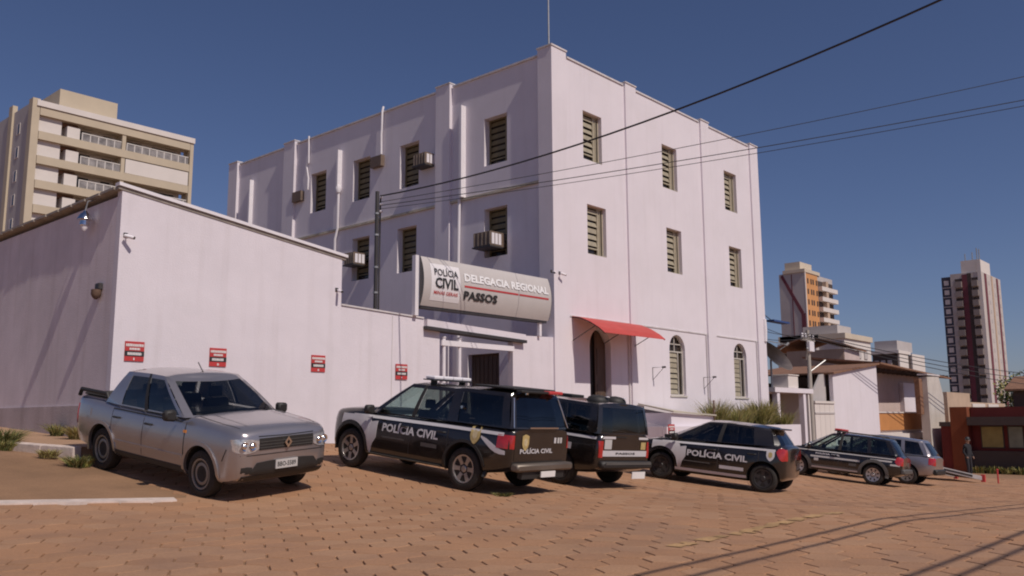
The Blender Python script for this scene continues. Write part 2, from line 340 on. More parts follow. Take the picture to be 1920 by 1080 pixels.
# ------------------------------------------------------------------ windows
def mesh_cache(key, fn, c={}):
    if key not in c: c[key] = fn()
    return c[key]
def window_frame_mesh(w, h, pm=None):
    m = MB(); f = .05
    m.box((0, .11, 0), (w, .17, f)).box((0, .11, h - f), (w, .17, h)).box((0, .11, f), (f, .17, h - f)).box((w - f, .11, f), (w, .17, h - f))
    m.box((w * .70, .115, f), (w * .735, .165, h - f)).box((w * .84, .115, f), (w * .87, .165, h - f)); m.box((f, .12, h * .135), (w * .70, .16, h * .16))
    m.box((.0, -.025, -.0), (w, .11, .02))
    return m.mesh('window', pm or OLIVE)
def slat_mesh(w, h, pm=None):
    a = R(30); d, t = .128, .012; m = MB(); x0, x1 = .055, w * .695
    c, s = math.cos(a), math.sin(a); pr = [(-d * s / 2, -d * c), (d * s / 2, d * c), (d * s / 2 + t * c, d * c - t * s), (-d * s / 2 + t * c, -d * c - t * s)]
    m.prism([(x0, q[0] * .55, q[1] * .75) for q in pr], (x1 - x0, 0, 0)); return m.mesh('slat', pm or OLIVE2)
def pane_mesh(w, h): return MB().box((.02, .195, .02), (w - .02, .215, h - .02)).mesh('pane', DGLASS)
def side_pane_mesh(w, h): return MB().box((w * .735, .135, .05), (w * .84, .142, h - .05)).mesh('side_pane', OLIVE2)
def add_window(root, loc, rz, w=1.1, h=1.75, n=6, open_=1.0, dark=False):
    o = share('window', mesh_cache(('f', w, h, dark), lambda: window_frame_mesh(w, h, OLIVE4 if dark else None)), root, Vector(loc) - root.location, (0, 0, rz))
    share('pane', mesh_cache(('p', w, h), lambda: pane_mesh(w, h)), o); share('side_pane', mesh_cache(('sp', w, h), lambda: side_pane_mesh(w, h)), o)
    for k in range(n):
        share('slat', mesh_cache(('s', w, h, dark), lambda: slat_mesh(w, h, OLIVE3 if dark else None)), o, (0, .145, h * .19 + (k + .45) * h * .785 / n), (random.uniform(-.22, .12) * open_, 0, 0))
    return o

# ------------------------------------------------------------------ police station building
bld = thing('station_building', 'white three-storey corner building with louvred windows and a flat parapet', 'building', (0, 0, -1.0))
LW, TOP, BASE = 15.05, 12.30, -3.0
def rect(x0, z0, w, h): return [(x0, z0), (x0 + w, z0), (x0 + w, z0 + h), (x0, z0 + h)]
def arch(x0, z0, w, zs, n=12): return [(x0, z0), (x0 + w, z0)] + [(x0 + w / 2 + w / 2 * math.cos(math.pi * k / n), zs + w / 2 * math.sin(math.pi * k / n)) for k in range(n + 1)]
lw = [(1.76, 8.93), (6.86, 8.93), (11.86, 8.93), (1.92, 5.60), (7.02, 5.60), (12.04, 5.60)]
holes = [rect(x, z, 1.1, 1.75) for x, z in lw] + [arch(6.96, .87, 1.14, 2.62), arch(12.06, .87, 1.14, 2.60), arch(1.92, -2.0, 1.22, 2.45)]
hole_panel([(.13, BASE), (LW, BASE), (LW, TOP), (.13, TOP)], holes, lambda u, v: (u, 0, v), (0, .37, 0)).build('front_wall', WALL, bld)
sw_ = [(3.20, 8.93), (7.77, 8.93), (10.72, 8.93), (13.68, 8.93), (3.20, 5.60), (7.86, 5.60), (10.68, 5.60)]
holes = [rect(y - 1.1, z, 1.1, 1.75) for y, z in sw_] + [rect(2.5, -2.6, 1.5, 4.85)]
hole_panel([(.02, BASE), (20.36, BASE), (20.36, TOP), (.02, TOP)], holes, lambda u, v: (.14, u, v), (.42, 0, 0)).build('side_wall', WALL, bld)
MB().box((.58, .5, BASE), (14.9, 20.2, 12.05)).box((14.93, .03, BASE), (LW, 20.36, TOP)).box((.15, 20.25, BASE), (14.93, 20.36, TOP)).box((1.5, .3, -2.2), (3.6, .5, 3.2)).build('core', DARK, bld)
for x, z in lw: add_window(bld, (x, .04, z), 0)
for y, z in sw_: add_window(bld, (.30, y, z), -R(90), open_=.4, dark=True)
ARCHF = mat('arched_frame_paint', (.56, .52, .46), .55, var=.1)
# arched ground-floor windows
for x0, zs in ((6.96, 2.62), (12.06, 2.60)):
    w = 1.14; z0 = .87; f = MB(); r = w / 2; cx = x0 + r; n = 16
    for k in range(n):
        a0, a1 = math.pi * k / n, math.pi * (k + 1) / n
        f.prism([(cx + q * math.cos(a), .12, zs + q * math.sin(a)) for q, a in ((r, a0), (r, a1), (r - .05, a1), (r - .05, a0))], (0, .06, 0))
    f.box((x0, .12, z0), (x0 + .05, .18, zs)).box((x0 + w - .05, .12, z0), (x0 + w, .18, zs)).box((x0 + .05, .12, z0), (x0 + w - .05, .18, z0 + .05))
    f.box((x0 + .05, .125, zs - .1), (x0 + w - .05, .175, zs - .05)).box((cx - .02, .13, zs - .05), (cx + .02, .17, zs + r - .04)).box((x0 + .07, .13, zs + .2), (x0 + w - .07, .17, zs + .235))
    f.box((x0 + w * .68, .125, z0 + .05), (x0 + w * .72, .175, zs - .1)).box((x0 - .04, -.04, z0 - .06), (x0 + w + .04, .12, z0 - .004))
    o = f.build('window', ARCHF, bld)
    MB().prism([(p[0], .2, p[1]) for p in arch(x0 + .02, z0 + .02, w - .04, zs)], (0, .02, 0)).build('pane', DGLASS, o)
    sm = slat_mesh(1.08, 1.6)
    for k in range(8): share('slat', sm, o, (x0, .15, z0 + .15 + k * (zs - .15 - z0) / 8 + 1.0), (random.uniform(-.15, .3), 0, 0))
# pilasters (front and side), parapet coping, ledges
for x0, x1, pr in ((4.32, 5.02, .075), (9.86, 10.52, .075), (14.28, LW - .01, .075)):
    MB().box((x0, -pr, BASE), (x1, .05, 12.42)).build('pilaster', WALL, bld); MB().box((x0 - .02, -pr - .03, 12.423), (x1 + .02, .42, 12.47)).build('pilaster_cap', COPE, bld)
c0 = [(0, -.05), (.8, -.05), (.8, .03), (.16, .03), (.16, .56), (0, .56)]
MB().prism([(x, y, BASE) for x, y in c0], (0, 0, 12.48 - BASE)).build('corner_pilaster', WALL, bld)
MB().box((-.03, -.08, 12.483), (.83, .59, 12.54)).build('pilaster_cap', COPE, bld)
for y0, y1 in ((4.85, 5.60), (14.82, 15.66), (19.62, 20.38)):
    MB().box((0, y0, BASE), (.2, y1, 12.44)).build('pilaster', WALL, bld); MB().box((-.03, y0 - .02, 12.443), (.5, y1 + .02, 12.49)).build('pilaster_cap', COPE, bld)
for a, b in ((.87, 4.26), (5.08, 9.80), (10.58, 14.22)): MB().box((a, -.04, TOP + .003), (b, .55, TOP + .065)).build('coping', COPE, bld)
for a, b in ((.63, 4.79), (5.66, 14.76), (15.72, 19.56)): MB().box((.08, a, TOP + .003), (.55, b, TOP + .065)).build('coping', COPE, bld)
for a, b in ((.565, 4.845), (5.605, 14.815)): MB().box((.06, a, 7.84), (.16, b, 7.93)).build('ledge', LEDGE, bld)
for a, b in ((.81, 4.31), (5.03, 9.85), (10.53, 14.27)): MB().box((a, -.028, 3.345), (b, .02, 3.395)).build('ledge', COPE, bld)
# pipes on the side wall
def pipe(pts, r=.05, m=PIPEW, root=bld, name='pipe'): return MB().tube(pts, r, 8).build(name, m, root, smooth=40)
MB().box((-.10, 4.13, 7.95), (.15, 4.25, 11.4)).build('pipe_casing', PIPEW, bld)
pipe([(.05, 4.36, 7.93), (.05, 4.40, 5.8), (.05, 4.40, -1)], .055)
pipe([(.08, 13.86, 12.45), (.06, 13.8, 11.2), (.06, 13.95, 11.1), (.06, 13.78, 10.5), (.06, 13.8, 10.0)], .04)
MB().box((-.08, 11.50, 9.6), (.15, 11.62, 11.3)).build('pipe_casing', PIPEW, bld)
pipe([(.04, 11.56, 9.6), (.04, 11.57, 7.9), (.04, 11.72, 7.5), (.04, 11.72, 4.0)], .055)
MB().tube([(.02, 11.56, 9.45), (.02, 11.56, 9.62), (.02, 11.56, 9.8)], [.09, .14, .08], 10).build('pipe_joint', PIPEW, bld, smooth=40)
pipe([(.10, 8.8, 12.55), (.05, 8.8, 12.35), (.05, 8.82, 11.6), (.05, 8.84, 11.4), (.05, 8.82, 10.55)], .045)
MB().box((-.06, 18.32, 4.2), (.15, 18.44, 11.3)).build('pipe_casing', PIPEW, bld)
for y, z in ((14.5, 9.8), (9.05, 10.28)):
    MB().box((-.05, y - .33, z - .22), (.15, y + .33, z + .22)).build('vent_box', ACDARK, bld); 
# loading door on the side wall behind the gateway, entrance door
gd = MB().box((.34, 2.52, -2.6), (.38, 3.98, 2.23)).build('garage_door', WOOD, bld)
for k in range(7): MB().box((.325, 2.60 + k * .2, -2.5), (.34, 2.62 + k * .2, 2.2)).build('board', WOOD, gd)
ed = MB().prism([(2.50, .22, -1.9), (3.10, .22, -1.9), (3.10, .22, 2.55), (2.86, .22, 2.86), (2.50, .22, 3.02)], (0, .04, 0)).build('entrance_door', WOOD, bld)
for z in (-1.0, .3, 1.5): MB().box((2.60, .20, z), (3.0, .22, z + .9)).build('panel', WOOD, ed)
MB().tube([(2.56, .19, .1), (2.56, .17, .25), (2.56, .19, .4)], .018, 6).build('handle', STEEL, ed)
MB().tube([(14.93, -.08, 4.4), (14.93, -.1, 3.9), (14.92, -.08, 3.4)], .09, 8).build('insulator_rack', PIPEW, bld)
for x in (4.2, 9.75, 14.16): pipe([(x, -.035, -2.6), (x, -.035, 3.34)], .025, COPE, name='downpipe')
# lightning mast
ms = thing('lightning_mast', 'thin metal lightning rod standing on the roof corner', 'mast', (.3, .3, 12.6))
MB().tube([(.3, .3, 12.6), (.3, .3, 13.6), (.3, .3, 16.5)], [.035, .03, .02], 8).build('rod', STEEL, ms, smooth=40)
MB().box((.2, .2, 12.6), (.4, .4, 12.64)).build('base_plate', STEEL, ms)
# awning
aw = thing('door_awning', 'curved red awning over the arched entrance door', 'awning', (2.7, 0, 3.3))
prof = [(0, 3.37), (-.35, 3.31), (-.75, 3.14), (-1.1, 2.93), (-1.32, 2.75)]; am = MB(); t = .02
am.prism([(.95, y, z) for y, z in prof] + [(.95, y - .005, z - t) for y, z in prof[::-1]], (3.62, 0, 0)); am.build('canopy', REDAWN, aw)
for x in (.97, 2.7, 4.52):
    ar = MB().tube([(x, y, z - .035) for y, z in prof], .018, 6); ar.tube([(x, -.02, 2.55), (x, -.95, 2.98)], .014, 6).build('bracket', DSTEEL, aw)
# flag brackets with lamps
for x, z in ((5.75, 1.86), (9.45, 1.62)):
    b = thing('wall_bracket', 'thin triangular metal bracket on the white wall ' + ('left of the first arched window' if x < 6 else 'between the two arched windows'), 'bracket', (x, -.02, z), 'triangular wall brackets')
    MB().tube([(x, -.01, z), (x, -.5, z), (x, -.01, z - .45), (x, -.01, z)], .012, 6).build('frame', DSTEEL, b); MB().tube([(x, -.42, z), (x, -.56, z)], .035, 8).build('socket', DSTEEL, b)

# ------------------------------------------------------------------ shed with yard wall
shed = thing('yard_shed', 'tall pale lilac shed wall with sloping metal roof edge beside the grey street wall', 'shed', (-14, 0, -.6))
MB().prism([(-14, 0, -2), (-8.4, 0, -2), (-8.4, 0, 4.02), (-14, 0, 4.72)], (0, .2, 0)).build('front_wall', WALL2, shed)
MB().box((-13.998, .202, -2), (-13.8, 26, 4.60)).build('street_wall', GREYW, shed)
MB().box((-8.6, .202, -2), (-8.402, 8, 4.0)).build('yard_side_wall', WALL2, shed)
MB().box((-14.03, .25, -2), (-13.997, 26, .33)).build('plinth', PLINTH, shed)
def slope(x): return 4.78 - (x + 14) * (.70 / 5.6)
ROOFM = mat('fibre_cement_roof', (.33, .29, .25), .9, var=.25, scale=3, streak=.3)
MB().prism([(-14.085, -.02, slope(-14.085) - .07), (-8.3, -.02, slope(-8.3) - .07), (-8.3, -.02, slope(-8.3) - .01), (-14.085, -.02, slope(-14.085) - .01)], (0, 26, 0)).build('roof', ROOFM, shed)
MB().prism([(-14.09, -.06, slope(-14.09)), (-8.26, -.06, slope(-8.26)), (-8.26, -.06, slope(-8.26) + .07), (-14.09, -.06, slope(-14.09) + .07)], (0, .2, 0)).build('flashing', PIPEW, shed)
rr = random.Random(4)
for k in range(36): MB().prism([(-14.12, .15 + k * .72, 4.73), (-14.12 - rr.uniform(-.01, .02), .15 + k * .72 + .66, 4.73), (-13.2, .81 + k * .72, 4.66), (-13.2, .15 + k * .72, 4.66)], (0, 0, .05)).build('eave_tile', ROOFM, shed)
yw = thing('yard_wall', 'lower white yard wall stepping down from the shed to the gateway', 'wall', (-6.7, 0, -.7))
MB().prism([(-8.398, .01, -2), (-5.0, .01, -2), (-5.0, .01, 2.70), (-8.398, .01, 2.84)], (0, .2, 0)).build('wall', WALL2, yw)
MB().prism([(-8.398, -.02, 2.843), (-5.62, -.02, 2.735), (-5.62, -.02, 2.775), (-8.398, -.02, 2.883)], (0, .26, 0)).build('coping', COPE, yw)
MB().box((-6.73, -.004, -2), (-6.71, .009, 2.72)).build('joint_strip', COPE, yw)
gw = thing('gateway', 'white gateway with concrete lintel under the station sign', 'gateway', (-3.5, 0, -.8))
MB().prism([(-1.95, .01, -2), (-.005, .01, -2), (-.005, .01, 2.60), (-1.95, .01, 2.54)], (0, .2, 0)).build('jamb', WALL2, gw)
MB().prism([(-5.6, -.13, 2.53), (-1.5, -.13, 2.40), (-1.5, -.13, 2.575), (-5.6, -.13, 2.72)], (0, .4, 0)).build('lintel', WALL2, gw)
MB().prism([(-5.62, -.16, 2.44), (-1.48, -.16, 2.31), (-1.48, -.16, 2.397), (-5.62, -.16, 2.527)], (0, .36, 0)).build('lintel_track', DSTEEL, gw)
MB().box((-4.98, -.07, 2.04), (-1.97, -.01, 2.19)).build('cross_bar', PIPEW, gw)
for x in (-4.85, -4.24):
    g_ = MB().tube([(x, -.0, -2), (x, -.0, 2.24)], .055, 10).build('gate_post', PIPEW, gw, smooth=40); MB().lathe([(0, .05), (.03, .075), (.07, .05)], (x, 0, 2.24), 'z', 10).build('post_cap', PIPEW, g_, smooth=40)
MB().box((-4.98, .3, -2), (-4.86, .42, 2.07)).build('gate_post', PIPEW, gw)

# ------------------------------------------------------------------ station sign
sg = thing('station_sign', 'long grey convex sign with white, black and red lettering above the gateway', 'sign', (-3.2, -.1, 3.06))
SX0, SX1, SZ0, SZ1 = -5.90, -.46, 3.07, 4.42
def sgy(v): return -.16 - .15 * (1 - (2 * v - 1) ** 2)
def sgp(u, v, off=0): return (SX0 + (SX1 - SX0) * u, sgy(v) - off, SZ0 + (SZ1 - SZ0) * v)
nv = 18
for u0, u1 in ((0, .7125), (.7150, 1)):
    m = MB(); vs = []; 
    for k in range(nv + 1): vs += [sgp(u0, k / nv), sgp(u1, k / nv)]
    for k in range(nv + 1): q = sgp(u0, k / nv); w = sgp(u1, k / nv); vs += [(q[0], q[1] + .015, q[2]), (w[0], w[1] + .015, w[2])]
    o = 2 * (nv + 1); fs = [(2*k, 2*k+1, 2*k+3, 2*k+2) for k in range(nv)] + [(o+2*k, o+2*k+2, o+2*k+3, o+2*k+1) for k in range(nv)]
    fs += [(2*k, 2*k+2, o+2*k+2, o+2*k) for k in range(nv)] + [(2*k+1, o+2*k+1, o+2*k+3, 2*k+3) for k in range(nv)] + [(0, o, o+1, 1), (2*nv, 2*nv+1, o+2*nv+1, o+2*nv)]
    m.add(vs, fs).build('panel', SIGNG, sg, smooth=40)
for u in (0, 1):
    pr = [sgp(u, k / nv) for k in range(nv + 1)]; x = SX0 - .012 if u == 0 else SX1 + .002
    MB().prism([(x, p[1] - .006, p[2]) for p in pr] + [(x, -.14, SZ1), (x, -.14, SZ0)], (.01, 0, 0)).build('end_cap', GREYPL, sg)
MB().box((SX0 + .03, -.14, SZ0 - .07), (SX1 - .05, .08, SZ0 - .003)).build('bottom_tray', DSTEEL, sg)
MB().box((SX0 - .14, -.12, 2.79), (SX0 - .02, .02, 4.44)).build('post', PIPEW, sg); MB().box((SX1 - .35, -.10, 2.58), (SX1 - .25, .0, 3.0)).build('post', PIPEW, sg)
def sign_text(body, u0, u1, v0, v1, m, name, bold=.0, off=.02, parent=sg):
    a, fs = fit_text(body, 1, 1, bold); mb = MB(); mb.add([sgp(u0 + (u1 - u0) * p[0], v0 + (v1 - v0) * p[1], off) for p in a], fs); return mb.build(name, m, parent)
m = MB(); k = 10
m.add([sgp(.05 + .205 * i, .12 + .76 * j / k, .006) for j in range(k + 1) for i in (0, 1)], [(2*j, 2*j+1, 2*j+3, 2*j+2) for j in range(k)]); lg = m.build('logo_plate', SIGNW, sg)
sign_text('POLÍCIA', .072, .238, .64, .82, INK, 'lettering', .008, .024, lg); sign_text('CIVIL', .075, .238, .38, .60, INK, 'lettering', .03, .024, lg); sign_text('MINAS GERAIS', .07, .238, .25, .32, REDP, 'lettering', .012, .018, lg)
sign_text('DELEGACIA REGIONAL', .285, .972, .60, .775, SIGNT, 'lettering', .042); sign_text('PASSOS', .282, .538, .215, .40, INK, 'lettering', .04)
for a, b in ((.285, .708), (.717, .972)): MB().add([sgp(a, .475, .008), sgp(b, .475, .008), sgp(b, .515, .008), sgp(a, .515, .008)], [(0, 1, 2, 3)]).build('red_stripe', REDP, sg)

# ------------------------------------------------------------------ no-parking notices on the wall
def notice(x, z, label, y=0., w=.40, h=.40):
    n = thing('notice_sign', label, 'sign', (x, y, z), 'red wall notices')
    MB().box((x - w / 2, y - .022, z - h / 2), (x + w / 2, y - .004, z + h / 2)).build('plate', REDP, n)
    MB().box((x - w / 2, y - .026, z - .10 * h / .4), (x + w / 2, y - .0225, z + .005)).build('black_band', INK, n)
    r_ = random.Random(int(abs(x) * 100))
    for zz, hw, hh in ((z + .125 * h / .4, .46, .055), (z + .05 * h / .4, .27, .045), (z - .05 * h / .4, .36, .055), (z - .155 * h / .4, .05, .05)):
        mb = MB(); xx = x - hw * w
        while xx < x + hw * w - .01:
            ww = r_.uniform(.018, .03); mb.box((xx, y - .030, zz - hh * h / .8), (min(xx + ww, x + hw * w), y - .0265, zz + hh * h / .8 * r_.uniform(.8, 1))); xx += ww + .008
        mb.build('lettering', WHP, n)
notice(-13.56, 1.41, 'red notice sign on the shed wall nearest the street corner')
notice(-11.70, 1.38, 'red notice sign on the shed wall above the silver pickup bonnet')
notice(-9.05, 1.36, 'red notice sign on the shed wall just left of the wall step')
notice(-6.40, 1.26, 'red notice sign on the low yard wall nearest the gateway')
# ------------------------------------------------------------------ small fittings on the walls
lp = thing('wall_lamp', 'dented metal cage lamp hanging on the grey street wall', 'lamp', (-14.1, 1.28, 4.22))
MB().tube([(-14.0, 1.28, 4.72), (-14.16, 1.28, 4.66), (-14.2, 1.28, 4.45)], .015, 6).build('arm', STEEL, lp)
MB().lathe([(.20, .03), (.16, .05), (.12, .10), (.02, .155), (0, .16), (-.02, .09), (-.12, .10), (-.16, .04)], (-14.2, 1.28, 4.25), 'z', 14).build('shade', CHROME, lp, smooth=40)
MB().lathe([(0, .06), (-.08, .07), (-.15, .03)], (-14.2, 1.28, 4.16), 'z', 12).build('bulb', PIPEW, lp, smooth=40)
bx = thing('lamp_box', 'small rusty lamp box fixed to the grey street wall', 'lamp box', (-14.05, .73, 2.69))
MB().box((-14.09, .63, 2.70), (-13.998, .83, 2.84)).build('housing', DSTEEL, bx, bevel=.015); MB().lathe([(0, .1), (-.1, .10), (-.16, .07), (-.2, .03)], (-14.09, .73, 2.70), 'z', 12).build('lens', RUST, bx, smooth=40)
def cctv(x, y, z, ang, label, tilt=-.25):
    c = thing('security_camera', label, 'camera', (x, y, z)); d = Vector((math.cos(ang), math.sin(ang), tilt)).normalized(); p = Vector((x, y, z))
    q = p + Vector((0, -.13, -.05)); MB().tube([p, p + Vector((0, -.09, 0)), q], .014, 6).build('arm', PIPEW, c)
    MB().tube([q - d * .08, q + d * .11], .036, 10).build('body', PIPEW, c, smooth=40); MB().tube([q + d * .108, q + d * .13], .03, 10).build('lens', DSTEEL, c, smooth=40)
    MB().box((x - .045, y - .01, z - .045), (x + .045, y + .02, z + .045)).build('mount', DSTEEL, c)
cctv(-13.88, -.01, 3.78, R(-40), 'white security camera near the top corner of the shed wall')
cctv(-.12, -.06, 4.72, R(-150), 'left one of the two corner cameras above the station sign')
cctv(.28, -.06, 4.72, R(-20), 'right one of the two corner cameras above the station sign')
cctv(-8.55, -.01, 3.22, R(-100), 'small camera on the shed end above the wall step')
ACGR = mat('ac_grille', (.26, .21, .17), .6, var=.2)
def ac_unit(y, z, w, h, d, label, m=ACBODY, x=.12):
    a = thing('air_conditioner', label, 'air conditioner', (x, y, z - h / 2), 'window air conditioners')
    MB().box((x - d, y - w / 2, z - h / 2), (x + .12, y + w / 2, z + h / 2)).build('casing', ACDARK, a, bevel=.012)
    fr = MB(); xf = x - d - .012
    for yy in np.linspace(y - w / 2 + .03, y + w / 2 - .03, 5): fr.box((x - d - .02, yy - .02, z - h / 2 + .03), (x - d - .002, yy + .02, z + h / 2 - .03))
    fr.build('grille', ACGR, a)
    ys_ = y - w / 2 - .012; g2 = MB()
    for k in range(3): g2.box((x - d + .06 + k * .17, ys_, z - h / 2 + .06), (x - d + .19 + k * .17, y - w / 2 - .001, z + h / 2 - .06))
    g2.build('side_vents', PIPEW, a); MB().box((x - d - .05, y - w / 2 - .03, z - h / 2 - .05), (x, y + w / 2 + .03, z - h / 2 - .003)).build('shelf', DSTEEL, a)
ac_unit(2.70, 6.12, .80, .50, .62, 'boxy air conditioner on the second-floor window above the sign')
ac_unit(10.2, 6.42, .62, .48, .5, 'air conditioner on the window nearest the shed roof')
ac_unit(6.15, 9.72, .66, .46, .42, 'air conditioner beside the top-floor window next to the second pilaster')
# service pole and wires
pl = thing('service_pole', 'dark steel service pole rising behind the yard wall', 'pole', (-6.66, .8, -.6))
MB().tube([(-6.66, .8, -.9), (-6.66, .8, 6.25)], .055, 10).build('shaft', DSTEEL, pl, smooth=40)
for z in (3.4, 4.1, 5.0, 5.6): MB().lathe([(0, .07), (.05, .07)], (-6.66, .8, z), 'z', 10).build('clamp', STEEL, pl)
MB().tube([(-6.58, .76, 2.9), (-6.58, .76, 5.95), (-6.62, .7, 6.1)], .025, 6).build('conduit', DSTEEL, pl)
for z in (5.65, 5.85, 6.05): MB().lathe([(0, .03), (.03, .05), (.06, .03)], (-6.6, .70, z), 'z', 8).build('insulator', PIPEW, pl, smooth=40)
def wire(p0, p1, sag, r, label, n=28):
    p0, p1 = np.array(p0), np.array(p1); pts = []
    for k in range(n + 1):
        t = k / n; p = p0 * (1 - t) + p1 * t; p[2] -= sag * 4 * t * (1 - t); pts.append(tuple(p))
    return tag(MB().tube(pts, r, 5).build('overhead_wire', WIRE, None, smooth=60), label, 'wire', 'overhead wires')
wire((-6.62, .72, 6.12), (-7.7, -24.0, 8.82), 1.14, .021, 'thick black service cable sweeping from the pole to the upper right')
wire((-6.62, .72, 5.95), (7.5, -24.0, 10.3), .35, .009, 'thin wire crossing the white facade, highest of the three')
wire((-6.62, .72, 5.85), (7.45, -24.0, 9.35), .35, .011, 'thin wire crossing the white facade, middle of the three')
wire((-6.62, .72, 5.75), (3.4, -24.0, 7.9), .35, .008, 'thin wire crossing the white facade, lowest of the three')
for k, (y, z) in enumerate(((-18.6, 6.4), (-18.95, 6.4), (-20.3, 6.4), (-20.6, 6.4))):
    wire((-46, y - .3, z), (40, y + .2, z - 2.2), .6, .028, ['nearest', 'second nearest', 'third', 'farthest'][k] + ' of four street power lines casting shadows on the paving', 20)
# ------------------------------------------------------------------ vehicles
def apply_bool(body, cutters):
    for c in cutters:
        md = body.modifiers.new('b', 'BOOLEAN'); md.operation = 'DIFFERENCE'; md.object = c; md.solver = 'EXACT'
        try: md.material_mode = 'TRANSFER'
        except Exception: pass
    bpy.context.view_layer.update()
    me = bpy.data.meshes.new_from_object(body.evaluated_get(bpy.context.evaluated_depsgraph_get()))
    body.modifiers.clear(); body.data = me
    for c in cutters: bpy.data.objects.remove(c)
class Car:
    def __init__(s, S, pos, heading, label, cat, group, name, scale=1.0):
        s.S = S; wb = S['wb']; tr = S['w'] / 2 - .12; hx, hy = math.cos(heading), math.sin(heading); x, y = pos
        P = lambda a, b: Gf(x + a * hx - b * hy, y + a * hy + b * hx)
        fl, fr, rl, rr_ = P(wb / 2, tr), P(wb / 2, -tr), P(-wb / 2, tr), P(-wb / 2, -tr)
        s.root = thing(name, label, cat, (x, y, (fl + fr + rl + rr_) / 4), group); s.root.scale = (scale,) * 3
        s.root.rotation_euler = (math.atan(((fl + rl) - (fr + rr_)) / (4 * tr)), -math.atan(((fl + fr) - (rl + rr_)) / (2 * wb)), heading)
        ORG[s.root.name] = (0, 0, 0)
        s.lower(); s.house()
    def part(s, mb, name, m, parent=None, smooth=None, bevel=0):
        return mb.build(name, m, parent or s.root, smooth, bevel, local=True)
    def lower(s):
        S = s.S; xa, xb = S['top'][0][0], S['top'][-1][0]; lo, hi = min(xa, xb), max(xa, xb)
        xs = np.unique(np.concatenate([np.linspace(lo, hi, 64), lo + np.array((.015, .04, .08, .13)), hi - np.array((.015, .04, .08, .13))]))
        top = pchip(xs, *zip(*S['top'])); bot = pchip(xs, *zip(*S['bot'])); hw = pchip(xs, *zip(*S['hw'])); cr = S.get('crown', .03)
        rings = []
        for x, t, b, w in zip(xs, top, bot, hw):
            h = t - b
            half = [(0, b), (.55 * w, b), (.86 * w, b + .015), (.955 * w, b + .07 * h), (.985 * w, b + .20 * h), (.995 * w, b + .36 * h), (w, b + .50 * h), (.995 * w, b + .62 * h), (.982 * w, b + .745 * h), (.972 * w, b + .80 * h),
                    (.960 * w, b + .87 * h), (.940 * w, b + .93 * h), (.905 * w, b + .972 * h), (.85 * w, b + .995 * h), (.6 * w, t + cr * .55), (.3 * w, t + cr * .9), (0, t + cr)]
            rings.append([(x, y, z) for y, z in half] + [(x, -y, z) for y, z in half[-2:0:-1]])
        n = len(rings[0]); vs = [p for r in rings for p in r]
        fs = [(i * n + k, i * n + (k + 1) % n, (i + 1) * n + (k + 1) % n, (i + 1) * n + k) for i in range(len(rings) - 1) for k in range(n)]
        fs += [tuple(range(n)), tuple((len(rings) - 1) * n + k for k in range(n - 1, -1, -1))]
        s.body = s.part(MB().add(vs, fs), 'body', [S['paint'], PLAST], smooth=32)
        cuts = []
        for ax in (S['wb'] / 2, -S['wb'] / 2):
            for sy in (1, -1):
                m = MB().lathe([(sy * (S['w'] / 2 - .30), S['arch']), (sy * (S['w'] / 2 + .3), S['arch'])], (ax, 0, S['wr'] + .02), 'y', 40)
                me = m.mesh('cut', PLAST); c = bpy.data.objects.new('cut', me); COL.objects.link(c); cuts.append(c)
                c.parent = s.root
        apply_bool(s.body, cuts)
        me = s.body.data; me.polygons.foreach_set('use_smooth', [True] * len(me.polygons)); me.set_sharp_from_angle(angle=R(32))
        bm = bmesh.new(); bm.from_mesh(me); s.bvh = BVHTree.FromBMesh(bm); bm.free()
    # -- raycast a point on the lower body from a side
    def hit(s, u, v, ax, off=.004):
        o, d = {'L': ((u, 3, v), (0, -1, 0)), 'R': ((u, -3, v), (0, 1, 0)), 'F': ((5, u, v), (-1, 0, 0)), 'B': ((-5, u, v), (1, 0, 0)), 'T': ((u, v, 5), (0, 0, -1))}[ax]
        p, nrm, i, dist = s.bvh.ray_cast(Vector(o), Vector(d))
        lim = {'L': lambda q: q.y < s.S['w'] / 2 - .25, 'R': lambda q: q.y > -s.S['w'] / 2 + .25}.get(ax, lambda q: False)
        if p is None or lim(p):
            p, nrm, i, dist = s.bvh.find_nearest(Vector(o) + Vector(d) * {'L': 3 - s.S['w'] / 2, 'R': 3 - s.S['w'] / 2, 'F': 5 - s.S['top'][0][0], 'B': 5 + s.S['top'][-1][0], 'T': 4}[ax])
        return p - Vector(d) * off
    def patch(s, name, cols, ax, m, nv=4, off=.004, parent=None, skirt=.012, smooth=40):
        """cols = [(u, v0, v1), ...]: a skin piece laid on the body"""
        n = nv + 1; vs = [s.hit(u, a + (b - a) * k / nv, ax, off) for u, a, b in cols for k in range(n)]; nc = len(cols)
        fs = [(i * n + k, (i + 1) * n + k, (i + 1) * n + k + 1, i * n + k + 1) for i in range(nc - 1) for k in range(nv)]
        d = Vector({'L': (0, -1, 0), 'R': (0, 1, 0), 'F': (-1, 0, 0), 'B': (1, 0, 0), 'T': (0, 0, -1)}[ax])
        lp = [k for k in range(n)] + [i * n + nv for i in range(1, nc)] + [(nc - 1) * n + k for k in range(nv - 1, -1, -1)] + [i * n for i in range(nc - 2, 0, -1)]
        o = len(vs); vs += [vs[i] + d * skirt for i in lp]; q = len(lp)
        fs += [(lp[i], lp[(i + 1) % q], o + (i + 1) % q, o + i) for i in range(q)]
        return s.part(MB().add(vs, fs), name, m, parent, smooth)
